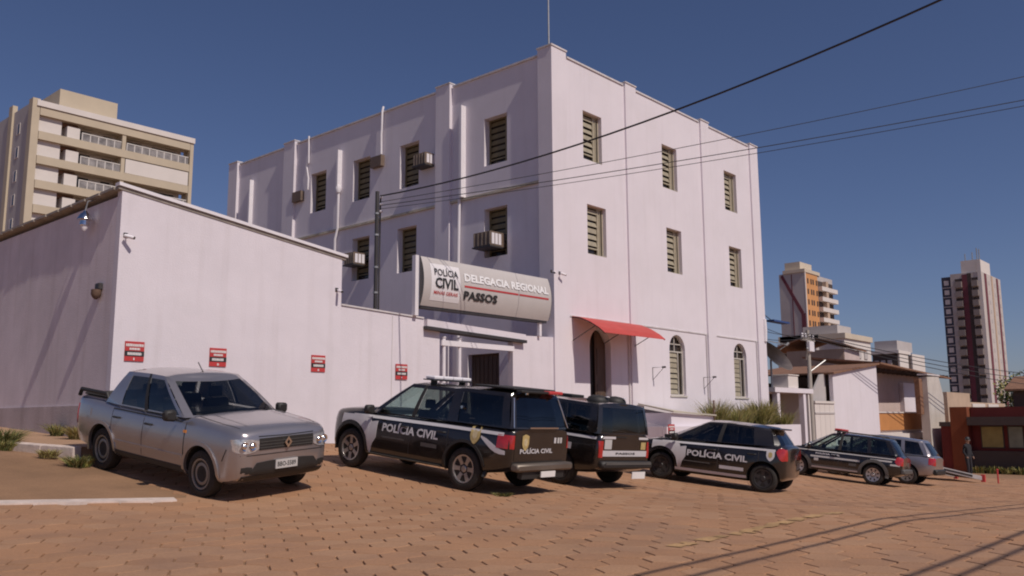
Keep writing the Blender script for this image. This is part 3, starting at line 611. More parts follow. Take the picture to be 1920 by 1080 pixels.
    def strip(s, name, pts, w, ax, m, off=.005, parent=None):
        vs = []; pts = [Vector((p[0], p[1], 0)) for p in pts]
        for i, p in enumerate(pts):
            t = (pts[min(i + 1, len(pts) - 1)] - pts[max(i - 1, 0)]).normalized(); nn = Vector((-t.y, t.x, 0)) * w / 2
            vs += [s.hit((p - nn).x, (p - nn).y, ax, off), s.hit((p + nn).x, (p + nn).y, ax, off)]
        return s.part(MB().add(vs, [(2 * i, 2 * i + 1, 2 * i + 3, 2 * i + 2) for i in range(len(pts) - 1)]), name, m, parent)
    def text(s, body, u0, v0, w, h, ax, m, slope=0, bold=.02, off=.008, name='lettering', parent=None, shear=0):
        a, fs = fit_text(body, w, h, bold, shear); sg_ = {'L': -1, 'R': 1, 'F': 1, 'B': -1}[ax]      # letters run towards the car's tail on the left side
        return s.part(MB().add([s.hit(u0 + sg_ * p[0], v0 + p[1] + slope * p[0], ax, off) for p in a], fs), name, m, parent)
    def house(s):
        S = s.S; H = S.get('house')
        if not H: return
        wbe, wr = H['wb'], H['wr']; zb = lambda x: float(np.interp(x, *zip(*H['zb']))); zr = lambda x: float(np.interp(x, *zip(*H['zr'])))
        sides = H['sides']; f, r = H['front'], H['rear']      # (xb_c, xr_c, xb_e, xr_e)
        pts = []; lab = []
        def add(xb, yb, xr, yr): pts.append((Vector((xb, yb, zb(xb))), Vector((xr, yr, zr(xr)))))
        add(f[0], 0, f[1], 0); lab.append('windscreen'); add((f[0] + f[2]) / 2 + .03, wbe * .5, (f[1] + f[3]) / 2 + .015, wr * .5); lab.append('windscreen'); add(f[2], wbe * .87, f[3], wr * .86); lab.append('P')
        for xb, xr, l in sides: add(xb, wbe * (H.get('tap', 1) if xb < -1.2 else 1), xr, wr * (H.get('tap', 1) if xb < -1.2 else 1)); lab.append(l)
        add(r[2], wbe * .87 * H.get('tap', 1), r[3], wr * .87 * H.get('tap', 1)); lab.append('rear_window'); add((r[0] + r[2]) / 2 - .02, wbe * .5, (r[1] + r[3]) / 2 - .01, wr * .5); lab.append('rear_window'); add(r[0], 0, r[1], 0)
        bul = H.get('bulge', .035)
        def P(i, a, t, sy, inset=0):
            B = pts[i][0].lerp(pts[i + 1][0], a); T = pts[i][1].lerp(pts[i + 1][1], a); p = B.lerp(T, t)
            e = pts[i + 1][0] - pts[i][0]; nrm = Vector((e.y, -e.x, 0)); nrm = -nrm.normalized() if nrm.length > 1e-6 else Vector((1, 0, 0))
            if nrm.dot(Vector((p.x - (f[0] + r[0]) / 2, p.y, 0))) < 0: nrm = -nrm
            q = p + nrm * (bul * 4 * t * (1 - t) * .5 - inset); return (q.x, q.y * sy, q.z)
        frame = MB(); blks = {1: MB(), -1: MB()}; win = {}
        for i, l in enumerate(lab):
            for sy in (1, -1):
                def quadrow(mb, t0, t1, a0=0, a1=1, ins=0, nt=1, na=3):
                    vs = [P(i, a0 + (a1 - a0) * u / na, t0 + (t1 - t0) * k / nt, sy, ins) for u in range(na + 1) for k in range(nt + 1)]; n = nt + 1
                    mb.add(vs, [(u * n + k, (u + 1) * n + k, (u + 1) * n + k + 1, u * n + k + 1) for u in range(na) for k in range(nt)])
                if l in 'PK': quadrow(frame if l == 'P' else blks[sy], 0, 1, nt=6, na=1); continue
                t0, t1 = (.05, .90) if l in ('windscreen', 'rear_window') else (.035, .89)
                quadrow(frame, 0, t0); quadrow(frame, t1, 1, nt=2)
                key = (l, 0) if l in ('windscreen', 'rear_window') else (l, i, sy)
                quadrow(win.setdefault(key, MB()), t0, t1, ins=.008, nt=5, na=4)
        fr = s.part(frame, 'cab_frame', S['paint'], smooth=35)
        for blk in blks.values():
            if blk.v: s.part(blk, 'door_pillar', PLAST, smooth=35)
        for k, mb in win.items(): s.part(mb, k[0] if k[0] in ('windscreen', 'rear_window') else 'side_window', H['glass'].get(k[0], GL_D), smooth=35)
        rf = MB(); nY = 10; vs = []
        for B, T in pts:
            for k in range(nY + 1):
                q = -1 + 2 * k / nY; vs.append((T.x, T.y * q, T.z + H.get('rcrown', .045) * (1 - q * q) * min(1, T.y / wr * 1.2)))
        n = nY + 1; rf.add(vs, [(i * n + k, (i + 1) * n + k, (i + 1) * n + k + 1, i * n + k + 1) for i in range(len(pts) - 1) for k in range(nY)]); s.roof = s.part(rf, 'roof', S['paint'], smooth=40)
        # cabin: dark tray, dashboard, seats
        x0, x1 = f[0] - .03, r[0] + .05; cb = MB(); zt = lambda x: zb(x) - .005
        xs = np.linspace(x0, x1, 6); vs = [(x, sy * wbe * .84, zt(x)) for x in xs for sy in (1, -1)]; cb.add(vs, [(2*i, 2*i+1, 2*i+3, 2*i+2) for i in range(5)])
        cb.box((f[0] - .45, -wbe * .8, zb(0) - .02), (f[0] - .2, wbe * .8, zb(0) + .05)); s.part(cb, 'cabin', CABIN)
        for x in H.get('seats', ()):
            for y in (-.36, .36):
                m = MB().prism([(x, y - .23, zb(x) - .1), (x - .05, y - .22, zb(x) + .14), (x - .05, y + .22, zb(x) + .14), (x, y + .23, zb(x) - .1)], (-.12, 0, 0))
                m.box((x - .16, y - .12, zb(x) + .17), (x - .08, y + .12, zb(x) + .34)); s.part(m, 'seat', CABIN, bevel=.02)
    def wheels(s, rim_mat, style='spoke', nsp=6):
        S = s.S; r = S['wr']; wd = .2; key = (style, r, rim_mat.name, nsp)
        def mk():
            h = wd / 2; rr_ = r * .66
            ty = MB().lathe([(-h * .75, rr_), (-h, rr_ + .025), (-h * 1.02, r * .86), (-h * .86, r - .012), (-h * .6, r), (h * .6, r), (h * .86, r - .012), (h * 1.02, r * .86), (h, rr_ + .025), (h * .75, rr_)], n=36).mesh('wheel', TYRE, smooth=40)
            rm = MB(); rm.lathe([(h * .8, rr_ + .004), (h * .97, rr_), (h * .93, rr_ - .025), (h * .45, rr_ - .035)], n=32, mi=0)
            rm.f = [f for f in rm.f if len(f) == 4]; rm.m = rm.m[:len(rm.f)]
            rm.lathe([(h * .05, rr_ - .01), (h * .06, .02)], n=24, mi=1)
            if style == 'spoke':
                for k in range(nsp):
                    a = 2 * math.pi * k / nsp; c, sn = math.cos(a), math.sin(a); q = []
                    for rad, wdt, yy in ((.05, .045, h * .72), (rr_ * .55, .034, h * .80), (rr_ - .012, .048, h * .88)):
                        for sg_ in (-1, 1): q.append((rad * c - sg_ * wdt * sn, yy, rad * sn + sg_ * wdt * c))
                    lo_ = [(x, y - .03, z) for x, y, z in q]; rm.add(q + lo_, [(0, 1, 3, 2), (2, 3, 5, 4), (0, 2, 8, 6), (2, 4, 10, 8), (1, 7, 9, 3), (3, 9, 11, 5)], 0)
                rm.lathe([(h * .85, .0), (h * .84, .05), (h * .7, .065), (h * .4, .065)], n=16, mi=0)
            else:
                rm.lathe([(h * .35, rr_ - .03), (h * .75, rr_ * .72), (h * .80, rr_ * .55), (h * .55, rr_ * .42), (h * .60, .05), (h * .55, 0)], n=24, mi=0)
                for k in range(10):
                    a = 2 * math.pi * k / 10; rm.lathe([(h * .72, .022), (h * .77, .022), (h * .775, .001)], (rr_ * .80 * math.cos(a), 0, rr_ * .80 * math.sin(a)), n=8, mi=1)
            return ty, rm.mesh('rim', [rim_mat, PLAST], smooth=35)
        ty, rm = mesh_cache(key, mk)
        for ax in (S['wb'] / 2, -S['wb'] / 2):
            for sy in (1, -1):
                o = share('wheel', ty, s.root, (ax, sy * (S['w'] / 2 - wd / 2 - .035), r), (0, random.uniform(0, 6), 0 if sy > 0 else math.pi)); share('rim', rm, o)
    def flares(s, m, wd=.06, pr=.02):
        S = s.S
        for ax in (S['wb'] / 2, -S['wb'] / 2):
            for sd in 'LR':
                n = 18; vs = []; sy = 1 if sd == 'L' else -1; a = S['arch']
                for k in range(n + 1):
                    t = math.pi * (-.06 + 1.12 * k / n)
                    for q in (a - .004, a + wd):
                        p = s.hit(ax + (q + .012) * math.cos(t), max(S['wr'] + .02 + (q + .012) * math.sin(t), S['bot'][len(S['bot']) // 2][1] + .03), sd, 0); y = abs(p.y)
                        vs.append((ax + q * math.cos(t), sy * (y + pr), S['wr'] + .02 + q * math.sin(t)))
                vs2 = [(x, y - sy * .05, z) for x, y, z in vs]; o = len(vs)
                fs = [(2*k, 2*k+1, 2*k+3, 2*k+2) for k in range(n)] + [(2*k+1, o+2*k+1, o+2*k+3, 2*k+3) for k in range(n)] + [(2*k, 2*k+2, o+2*k+2, o+2*k) for k in range(n)]
                s.part(MB().add(vs + vs2, fs), 'wheel_arch_trim', m, smooth=35)
    def doors(s, edges, z0, zt, gap, handles=True, hm=PLAST):
        """door skins with shut lines: edges = x positions from front to rear"""
        for sd in 'LR':
            for a, b in zip(edges[:-1], edges[1:]):
                cols = [(a - (a - b) * k / 6 - (.008 if k == 0 else -.008 if k == 6 else 0), z0, float(zt(a - (a - b) * k / 6)) - .015) for k in range(7)]
                d = s.patch('door', cols, sd, s.S['paint'], 8, .005, skirt=.01, smooth=35)
                s.strip('shut_line', [(a, z0 + (float(zt(a)) - z0) * k / 8) for k in range(9)], .014, sd, gap, .0035, d)
                if handles:
                    p = s.hit(b + .16, float(zt(b)) - .14, sd, 0); sy = 1 if sd == 'L' else -1
                    m = MB().tube([(p.x + .10, p.y - sy * .005, p.z), (p.x + .07, p.y + sy * .035, p.z), (p.x - .07, p.y + sy * .035, p.z), (p.x - .1, p.y - sy * .005, p.z)], .016, 6); s.part(m, 'handle', hm, d, smooth=40)
            s.strip('shut_line', [(edges[-1], z0 + (float(zt(edges[-1])) - z0) * k / 8) for k in range(9)], .014, sd, gap, .0035, s.body)
    def mirrors(s, x, z, m, w=.22):
        for sy in (1, -1):
            y = s.S['w'] / 2 - .03; mb = MB().box((x - .05, sy * y, z - .03), (x + .03, sy * (y + .09), z + .02))
            mb.prism([(x - .08, sy * (y + .06), z - .05), (x - .08, sy * (y + .06 + w), z - .03), (x - .08, sy * (y + .06 + w), z + .12), (x - .08, sy * (y + .06), z + .13)], (.13, 0, 0)); s.part(mb, 'mirror', m, bevel=.03, smooth=40)
    def plate(s, ax, z, txt, y=0, w=.40, h=.13, tilt=0, m=PLATE):
        p = s.hit(y, z, ax, .02); sg_ = 1 if ax == 'F' else -1; mb = MB().box((p.x - .008, y - w / 2, z - h / 2), (p.x + .008, y + w / 2, z + h / 2)); o = s.part(mb, 'licence_plate', m)
        a, fs = fit_text(txt, w * .84, h * .55, .02); q = MB(); q.add([(p.x + sg_ * .0095, y + sg_ * (b[0] - w * .42), z - h * .28 + b[1]) for b in a], fs); s.part(q, 'lettering', INK, o)
    def lightbar(s, x, z, w=1.1, d=.26, h=.10, m1=REDP, m2=None):
        b = s.part(MB().box((x - d / 2, -w / 2, z + .05), (x + d / 2, w / 2, z + .07)), 'light_bar', PLAST)
        for y in np.linspace(-w / 2 + .02, w / 2 - .02, 5)[:-1]: s.part(MB().box((x - d / 2 + .01, y, z + .0705), (x + d / 2 - .01, y + w / 4 - .03, z + .07 + h)), 'lens', m2 if m2 and abs(y + w / 8) < w / 4 else m1, b, bevel=.02)
        for y in (-w * .36, w * .36): s.part(MB().box((x - .06, y - .03, z - .05), (x + .06, y + .03, z + .05)), 'foot', PLAST, b)
def lin(*p): return lambda x: np.interp(x, [q[0] for q in p][::-1], [q[1] for q in p][::-1])
def car_pos(contact, heading, w, wb, side, which):
    """centre of the wheelbase from one tyre contact point on the given side"""
    hx, hy = math.cos(heading), math.sin(heading); t = (w / 2 - .135) * (-1 if side == 'L' else 1)
    return contact[0] + hx * wb / 2 * which - hy * t, contact[1] + hy * wb / 2 * which + hx * t
GAPD = mat('shut_line_dark', (.02, .018, .018), .8, var=.1); GAPL = mat('shut_line_grey', (.05, .046, .044), .6, var=.1)

# --- silver pickup --------------------------------------------------------------------
S = dict(w=1.82, wb=2.83, wr=.345, arch=.405, paint=SILVER,
    top=[(2.26, .90), (2.24, .985), (2.17, 1.035), (1.95, 1.08), (1.4, 1.125), (1.08, 1.15), (.9, 1.10), (.0, 1.10), (-.9, 1.11), (-1.5, 1.15), (-2.3, 1.16), (-2.43, 1.13), (-2.46, 1.08)],
    bot=[(2.26, .44), (2.15, .31), (1.9, .25), (1.4, .25), (-1.4, .27), (-2.2, .34), (-2.46, .46)],
    hw=[(2.26, .62), (2.24, .74), (2.16, .82), (2.0, .875), (1.6, .90), (1.0, .905), (-1.8, .905), (-2.2, .88), (-2.38, .82), (-2.46, .72)],
    house=dict(wb=.85, wr=.675, bulge=.05, zb=[(-2, 1.15), (-1.0, 1.115), (.9, 1.11), (1.3, 1.14)], zr=[(-1.3, 1.645), (-.6, 1.675), (.0, 1.665), (.3, 1.62)], rcrown=.055,
        front=(1.16, .22, .98, .10), rear=(-1.20, -1.04, -1.28, -1.05), seats=(.0, -.8),
        sides=[(.90, .04, 'P'), (.78, -.02, 'front'), (-.12, -.34, 'K'), (-.22, -.40, 'back'), (-.92, -.86, 'P'), (-1.40, -1.04, 'P')],
        glass=dict(windscreen=GL_M, front=GL_D, back=GL_D, rear_window=GL_M)))
hd = R(-84.9); pk = Car(S, car_pos((-14.57, -4.88), hd, 1.90, 2.95, 'R', -1), hd, 'silver double-cab pickup truck parked at the shed corner', 'pickup truck', None, 'pickup_truck', 1.042)
pk.wheels(STEELRIM, 'steel')
pk.doors([.98, -.17, -1.12], .42, lin((2, 1.05), (-3, 1.07)), GAPD)
for sd in 'LR':
    pk.patch('sill_cladding', [(x, .272, .395) for x in np.linspace(.98, -.98, 10)], sd, PLAST, 3, .012)
    pk.patch('fender_panel', [(x, .60, 1.02) for x in np.linspace(-1.90, -2.30, 6)], sd, SILVER, 4, .003)
    sy = 1 if sd == 'L' else -1
    pk.part(MB().tube([(-1.38, sy * .80, 1.14), (-1.46, sy * .80, 1.25), (-2.32, sy * .80, 1.26), (-2.38, sy * .80, 1.15)], .035, 8), 'bed_rail', PLAST, smooth=40)
    pk.patch('tail_lamp', [(x, .68, 1.02) for x in np.linspace(-2.30, -2.42, 5)], sd, LAMPR, 4, .012)
    yy = lambda a: -a if sd == 'L' else a
    pk.patch('headlamp', [(sy * .50, .79, .90), (sy * .56, .755, .915), (sy * .64, .735, .93), (sy * .72, .73, .935), (sy * .79, .735, .935), (sy * .84, .76, .92)], 'F', LAMPC, 6, .012)
    for yy_, rr2 in ((.61, .062), (.73, .066)):
        q_ = pk.hit(sy * yy_, .835, 'F', .012); pk.part(MB().lathe([(0, rr2), (.012, rr2 * .95), (.004, rr2 * .6), (.02, rr2 * .35), (.03, .001)], (q_.x, sy * yy_, .835), 'x', 16), 'lamp_reflector', CHROME, smooth=40)
    pk.patch('fog_recess', [(sy * .60, .44, .53), (sy * .68, .43, .54), (sy * .76, .45, .53)], 'F', PLAST, 3, .008)
pk.flares(SILVER, .05, .022)
for sd in 'LR':
    pk.strip('belt_trim', [(x, 1.045 + .004 * abs(x)) for x in np.linspace(.86, -1.1, 14)], .022, sd, PLAST, .012); pk.patch('door_moulding', [(x, .52, .565) for x in np.linspace(.94, -1.0, 12)], sd, SILVER, 2, .016)
    pk.patch('fuel_flap' if sd == 'R' else 'side_badge', [(-1.80, .86, .98), (-1.93, .86, .98)], sd, SILVER, 2, .009)
gr = pk.patch('grille', [(y, .765, .935) for y in np.linspace(-.49, .49, 14)], 'F', PLAST, 5, .010)
for z in (.80, .84, .885): pk.strip('grille_bar', [(y, z) for y in np.linspace(-.49, .49, 12)], .008, 'F', GREYPL, .018, gr)
p = pk.hit(0, .85, 'F', .03); em = MB()
for a, b in (((0, .085), (.066, 0)), ((.066, 0), (0, -.085)), ((0, -.085), (-.066, 0)), ((-.066, 0), (0, .085))):
    em.prism([(p.x, a[0], p.z + a[1]), (p.x, b[0], p.z + b[1]), (p.x, b[0] * .45, p.z + b[1] * .45), (p.x, a[0] * .45, p.z + a[1] * .45)], (.015, 0, 0))
pk.part(em, 'emblem', CHROME)
pk.patch('bumper_insert', [(-.62, .42, .47), (-.52, .41, .585), (-.3, .40, .60), (0, .40, .60), (.3, .40, .60), (.52, .41, .585), (.62, .42, .47)], 'F', PLAST, 4, .010)
pk.patch('lower_bumper', [(y, .315, .40) for y in np.linspace(-.74, .74, 16)], 'F', PLAST, 3, .012)
pk.plate('F', .535, 'BBO-5589'); pk.mirrors(.80, 1.10, PLAST, .19)
pk.part(MB().box((-2.36, -.74, 1.165), (-1.36, .74, 1.20)), 'bed_cover', BEDC, bevel=.02)
pk.part(MB().tube([(.16, 0, 1.66), (.02, 0, 1.72), (-.12, 0, 1.86)], .008, 6), 'aerial', PLAST)
for y_ in (.735, -.735): pk.strip('shut_line', [(x, y_ * (1 - max(0, x - 1.75) * .22)) for x in np.linspace(1.12, 2.05, 10)], .014, 'T', GAPD, .004, pk.body)
for sd in 'LR': pk.strip('shut_line', [(1.93 + .02 * k, .60 + .045 * k) for k in range(5)], .014, sd, GAPD, .004, pk.body); pk.patch('side_marker', [(1.02, .90, .94), (.94, .90, .94)], sd, AMBER, 1, .01)
pk.strip('shut_line', [(y, .955 + .02 * abs(y)) for y in np.linspace(-.5, .5, 12)], .014, 'F', GAPD, .005, pk.body); pk.strip('shut_line', [(y, .70) for y in np.linspace(-.78, .78, 16)], .012, 'F', GAPD, .005, pk.body)
pk.strip('bonnet_crease', [(x, .52) for x in np.linspace(1.15, 2.0, 8)], .02, 'T', SILVER, .006); pk.strip('bonnet_crease', [(x, -.52) for x in np.linspace(1.15, 2.0, 8)], .02, 'T', SILVER, .006)
for y0, y1 in ((-.55, -.02), (.0, .55)): pk.part(MB().tube([(1.22, y0, 1.145), (1.12, y1 - .05, 1.165)], .012, 6), 'wiper', PLAST)

# --- black patrol pickup with canopy --------------------------------------------------
def livery(c, x0, x1, zb_, front, sh, big):
    """white side sweep, big lettering and emblem on both sides"""
    wb2 = c.S['wb'] / 2
    for sd in 'LR':
        c.strip('belt_stripe', [(x, zb_(x)) for x in np.linspace(x0, x1, 22)], sh, sd, WVIN, .014)
        a = c.S['arch'] + .075; zc = c.S['wr'] + .02
        cols = []
        for x in np.linspace(wb2 + a * .55, wb2 - a * 1.0, 12):
            dx = x - wb2; lo = zc + math.sqrt(max(a * a - dx * dx, 0)); hi = zb_(x) + .01
            cols.append((x, min(lo, hi - .01), hi))
        c.patch('white_sweep', cols, sd, WVIN, 6, .014, skirt=.008)
        cols = [(wb2 - a * 1.00, zc + .02, zb_(wb2 - a) - .02), (wb2 - a * 1.06, zc - .12, zb_(wb2 - a) - .10), (wb2 - a * 1.12, zc - .02, zb_(wb2 - a) - .09), (wb2 - a * 1.22, zc + .14, zb_(wb2 - a) - .08), (wb2 - a * 1.4, zc + .27, zb_(wb2 - a) - .068)]
        c.patch('white_blade', [(x, min(lo, hi - .012), hi) for x, lo, hi in cols], sd, WVIN, 4, .014, skirt=.008)
def shield(c, ax, u, v, s_=1., m=GOLD):
    sg_ = 1
    cols = [(u - .11 * s_, v - .03 * s_, v + .13 * s_), (u - .08 * s_, v - .10 * s_, v + .14 * s_), (u - .03 * s_, v - .15 * s_, v + .16 * s_), (u, v - .165 * s_, v + .165 * s_), (u + .03 * s_, v - .15 * s_, v + .16 * s_), (u + .08 * s_, v - .10 * s_, v + .14 * s_), (u + .11 * s_, v - .03 * s_, v + .13 * s_)]
    o = c.patch('emblem', cols, ax, m, 3, .019, skirt=.008)
    c.patch('emblem_core', [(u - .05 * s_, v - .04 * s_, v + .06 * s_), (u, v - .08 * s_, v + .09 * s_), (u + .05 * s_, v - .04 * s_, v + .06 * s_)], ax, GOLD2 if m is GOLD else GOLD, 2, .022, o, .002)
S = dict(w=1.84, wb=2.98, wr=.375, arch=.45, paint=BLACKP,
    top=[(2.46, .84), (2.42, .98), (2.30, 1.07), (2.0, 1.12), (1.5, 1.165), (1.18, 1.185), (1.0, 1.10), (.0, 1.12), (-1.2, 1.15), (-2.4, 1.17), (-2.60, 1.17), (-2.64, 1.15)],
    bot=[(2.46, .50), (2.32, .36), (2.0, .29), (1.5, .29), (-1.5, .31), (-2.2, .40), (-2.64, .50)],
    hw=[(2.46, .52), (2.42, .68), (2.30, .80), (2.1, .875), (1.7, .905), (1.0, .915), (-2.1, .915), (-2.45, .90), (-2.58, .87), (-2.64, .82)],
    house=dict(wb=.855, wr=.685, bulge=.045, zb=[(-2.9, 1.185), (-1.2, 1.165), (.9, 1.11), (1.3, 1.17)], zr=[(-2.8, 1.76), (-1.3, 1.79), (-.9, 1.74), (.1, 1.75), (.4, 1.70)], rcrown=.05,
        front=(1.26, .30, 1.06, .16), rear=(-2.52, -2.32, -2.49, -2.29), seats=(.05, -.75),
        sides=[(.98, .10, 'P'), (.84, .02, 'front'), (-.08, -.22, 'K'), (-.18, -.30, 'back'), (-.98, -.98, 'P'), (-1.24, -1.20, 'canopy'), (-2.26, -2.12, 'P'), (-2.44, -2.27, 'P')],
        glass=dict(windscreen=GL_L, front=GL_L, back=GL_M, canopy=GL_D, rear_window=GL_D)))
S['top'], S['bot'], S['hw'] = [[(1.6 + (x - 1.6) * .70 if x > 1.6 else -2.0 + (x + 2.0) * .78 if x < -2.0 else x, v) for x, v in S[k]] for k in ('top', 'bot', 'hw')]
hd = R(93.6); sv = Car(S, car_pos((-11.01, -6.98), hd, 1.76, 2.846, 'L', 1), hd, 'black and white patrol pickup with closed canopy nosed up to the yard wall', 'police car', 'patrol cars parked nose to the building', 'patrol_pickup', .955)
sv.wheels(ALLOY, 'spoke', 6); bz = lin((3, 1.01), (1, 1.06), (-1, 1.09), (-3, 1.10))
sv.doors([1.02, -.13, -1.08], .46, lin((2, 1.06), (-3, 1.12)), GAPL)
livery(sv, 1.45, -2.34, lambda x: float(bz(x)) - .02, None, .055, True); sv.flares(PLAST, .05, .015)
for sd, u in (('L', .60), ('R', -.85)):
    sv.text('POLÍCIA CIVIL', u, .80, 1.46, .19, sd, WVIN, bold=.034, off=.016); 
    sv.strip('web_line', [(x, .70) for x in np.linspace(.58, -.02, 6)], .03, sd, GREYPL, .012); sv.strip('unit_line', [(x, .68) for x in np.linspace(-.45, -.85, 5)], .07, sd, GREYPL, .012)
    shield(sv, sd, -1.72, 1.0)
    sv.patch('rear_sweep', [(-1.85, .97, 1.0), (-1.98, .88, .965), (-2.10, .80, .91), (-2.2, .755, .86), (-2.30, .735, .82), (-2.40, .735, .80)], sd, WVIN, 3, .0085, skirt=.004)
    sv.patch('tail_lamp', [(x, .84, 1.07) for x in np.linspace(-2.22, -2.44, 7)], sd, LAMPR, 4, .012)
    sv.patch('sill_step', [(x, .30, .36) for x in np.linspace(.95, -.95, 10)], sd, GREYPL, 2, .05, skirt=.09)
    sy = 1 if sd == 'L' else -1
    sv.patch('rear_lamp', [(sy * (.78 + .02 * k), .84, 1.07) for k in range(5)], 'B', LAMPR, 4, .012)
    sv.patch('headlamp', [(sy * .55, .90, 1.0), (sy * .65, .88, 1.01), (sy * .75, .87, 1.02), (sy * .82, .87, 1.02)], 'F', LAMPC, 4, .012)
    p = sv.part(MB().tube([(-2.485, sy * .80, 1.20), (-2.32, sy * .66, 1.70)], .012, 6), 'canopy_edge', CHROME)
sv.patch('grille', [(y, .72, .93) for y in np.linspace(-.5, .5, 10)], 'F', PLAST, 4, .01)
sv.part(MB().box((-2.66, -.82, .47), (-2.48, .82, .60)), 'rear_bumper', mat('bronze_bumper', (.17, .14, .115), .45, .4, var=.12), bevel=.03, smooth=40)
sv.part(MB().box((-2.60, -.62, .34), (-2.50, .62, .468)), 'bumper_valance', PLAST)
tg = sv.patch('tailgate', [(y, .64, 1.10) for y in np.linspace(-.76, .76, 12)], 'B', BLACKP, 5, .006)
sv.text('POLÍCIA CIVIL', .62, .76, .95, .10, 'B', WVIN, bold=.03, off=.016); shield(sv, 'B', .48, .95, .85)
for y in (-.43, -.53, -.61): sv.patch('unit_mark', [(y, .93, 1.03), (y + .06, .93, 1.03)], 'B', WVIN if y == -.43 else PLATE, 2, .014, skirt=.003)
sv.part(MB().box((-2.685, -.24, .37), (-2.665, .18, .47)), 'licence_plate', WHP); sv.mirrors(.88, 1.14, PLAST, .2)
sv.lightbar(-.15, 1.79, 1.12, .28, .07, PIPEW)
sv.part(MB().box((-2.28, -.62, 1.835), (-1.35, .62, 1.87)), 'roof_panel', PLAST, bevel=.015)
sp = sv.part(MB().box((-2.44, -.19, 1.795), (-2.30, .60, 1.84)), 'spoiler', PLAST, bevel=.012); sv.part(MB().box((-2.45, -.62, 1.79), (-2.30, -.2, 1.85)), 'rear_beacon', REDP, bevel=.015)
for y in (-.45, .45): sv.part(MB().lathe([(0, .03), (.03, .03), (.035, .001)], (-2.43, y, 1.77), 'z', 10), 'spoiler_bolt', CHROME)
sv.part(MB().box((-2.55, -.42, 1.19), (-2.525, .42, 1.215)), 'hinge_trim', CHROME)
for y in (-.70,): sv.part(MB().lathe([(0, .035), (.05, .03)], (-1.30, .80, 1.44), 'y', 10), 'window_latch', CHROME)

# --- black patrol van ------------------------------------------------------------------
S = dict(w=1.74, wb=2.58, wr=.32, arch=.375, paint=BLACKP,
    top=[(2.02, .70), (1.96, .84), (1.8, .96), (1.4, 1.05), (1.1, 1.08), (.9, 1.03), (-1.0, 1.05), (-2.12, 1.06), (-2.18, 1.04)],
    bot=[(2.02, .40), (1.9, .27), (1.3, .23), (-1.3, .25), (-2.0, .33), (-2.18, .40)],
    hw=[(2.02, .48), (1.96, .64), (1.8, .76), (1.5, .84), (1.0, .865), (-1.7, .865), (-2.05, .85), (-2.14, .82), (-2.18, .78)],
    house=dict(wb=.83, wr=.735, bulge=.03, zb=[(-2.2, 1.06), (1.3, 1.06)], zr=[(-2.2, 1.60), (-.5, 1.64), (.3, 1.62), (.6, 1.57)], rcrown=.045,
        front=(1.42, .55, 1.2, .42), rear=(-2.16, -2.06, -2.14, -2.04), seats=(.2, -.6),
        sides=[(1.12, .38, 'P'), (.98, .30, 'front'), (.05, -.02, 'K'), (-.05, -.1, 'back'), (-.95, -.95, 'P'), (-1.1, -1.1, 'quarter'), (-1.9, -1.85, 'P'), (-2.11, -2.02, 'P')],
        glass=dict(windscreen=GL_M, rear_window=GL_D)))
hd = R(88); vn = Car(S, (-7.42, -5.55), hd, 'boxy black patrol wagon with two beacon domes beside the canopied pickup', 'police car', 'patrol cars parked nose to the building', 'patrol_wagon')
vn.wheels(DARKRIM, 'spoke', 5); vn.doors([1.05, .0, -.98], .40, lin((2, 1.0), (-3, 1.0)), GAPL)
for sd in 'LR':
    vn.strip('belt_stripe', [(x, .975) for x in np.linspace(1.5, -2.1, 20)], .045, sd, WVIN, .009)
    vn.strip('white_band', [(x, .77) for x in np.linspace(.9, -1.55, 16)], .12, sd, WVIN, .009)
    vn.text('MINAS GERAIS', 0.55 if sd == 'L' else -1.55, .86, 1.9, .085, sd, WVIN, bold=.025)
    sy = 1 if sd == 'L' else -1
    vn.patch('tail_lamp', [(sy * (.70 + .02 * k), .62, .93) for k in range(6)], 'B', LAMPR, 4, .012)
    vn.patch('corner_reflector', [(sy * (.66 + .02 * k), .43, .55) for k in range(6)], 'B', LAMPR, 2, .012)
vn.strip('belt_stripe', [(y, .995) for y in np.linspace(.76, .33, 6)], .045, 'B', WVIN, .01); vn.strip('belt_stripe', [(y, .995) for y in np.linspace(-.42, -.76, 6)], .045, 'B', WVIN, .01)
vn.strip('white_band', [(y, .70) for y in np.linspace(.74, -.76, 14)], .11, 'B', WVIN, .010)
vn.patch('emblem', [(.66, .78, .96), (.55, .78, .96), (.44, .78, .96)], 'B', PLATE, 2, .011, skirt=.003); vn.patch('emblem', [(-.50, .78, .92), (-.58, .78, .92), (-.66, .78, .92)], 'B', GOLD, 2, .011, skirt=.003)
vn.text('PASSOS', .30, .68, .62, .04, 'B', INK, bold=.03, off=.014)
vn.part(MB().box((-2.30, -.80, .42), (-2.16, .80, .56)), 'rear_bumper', PLAST, bevel=.035, smooth=40); vn.part(MB().box((-2.312, -.72, .50), (-2.298, .72, .55)), 'bumper_trim', GREYPL)
vn.part(MB().box((-2.33, -.52, .24), (-2.315, -.10, .37)), 'licence_plate', WHP); vn.mirrors(1.0, 1.10, PLAST, .2)
for y in (-.30, .26): vn.part(MB().lathe([(0, .22), (.03, .22), (.08, .19), (.115, .12), (.13, .001)], (-1.62, y, 1.64), 'z', 18), 'beacon_dome', PLAST, smooth=40); vn.part(MB().lathe([(0, .045), (.01, .045), (.02, .001)], (-1.83, y - .03, 1.74), 'z', 10), 'beacon_light', PIPEW, smooth=40)
vn.part(MB().box((-.9, -.2, 1.67), (-.5, .2, 1.72)), 'roof_hatch', PLAST, bevel=.01); vn.patch('rear_wiper', [(.0, 1.0, 1.02), (.3, 1.0, 1.02)], 'B', PLAST, 1, .02)
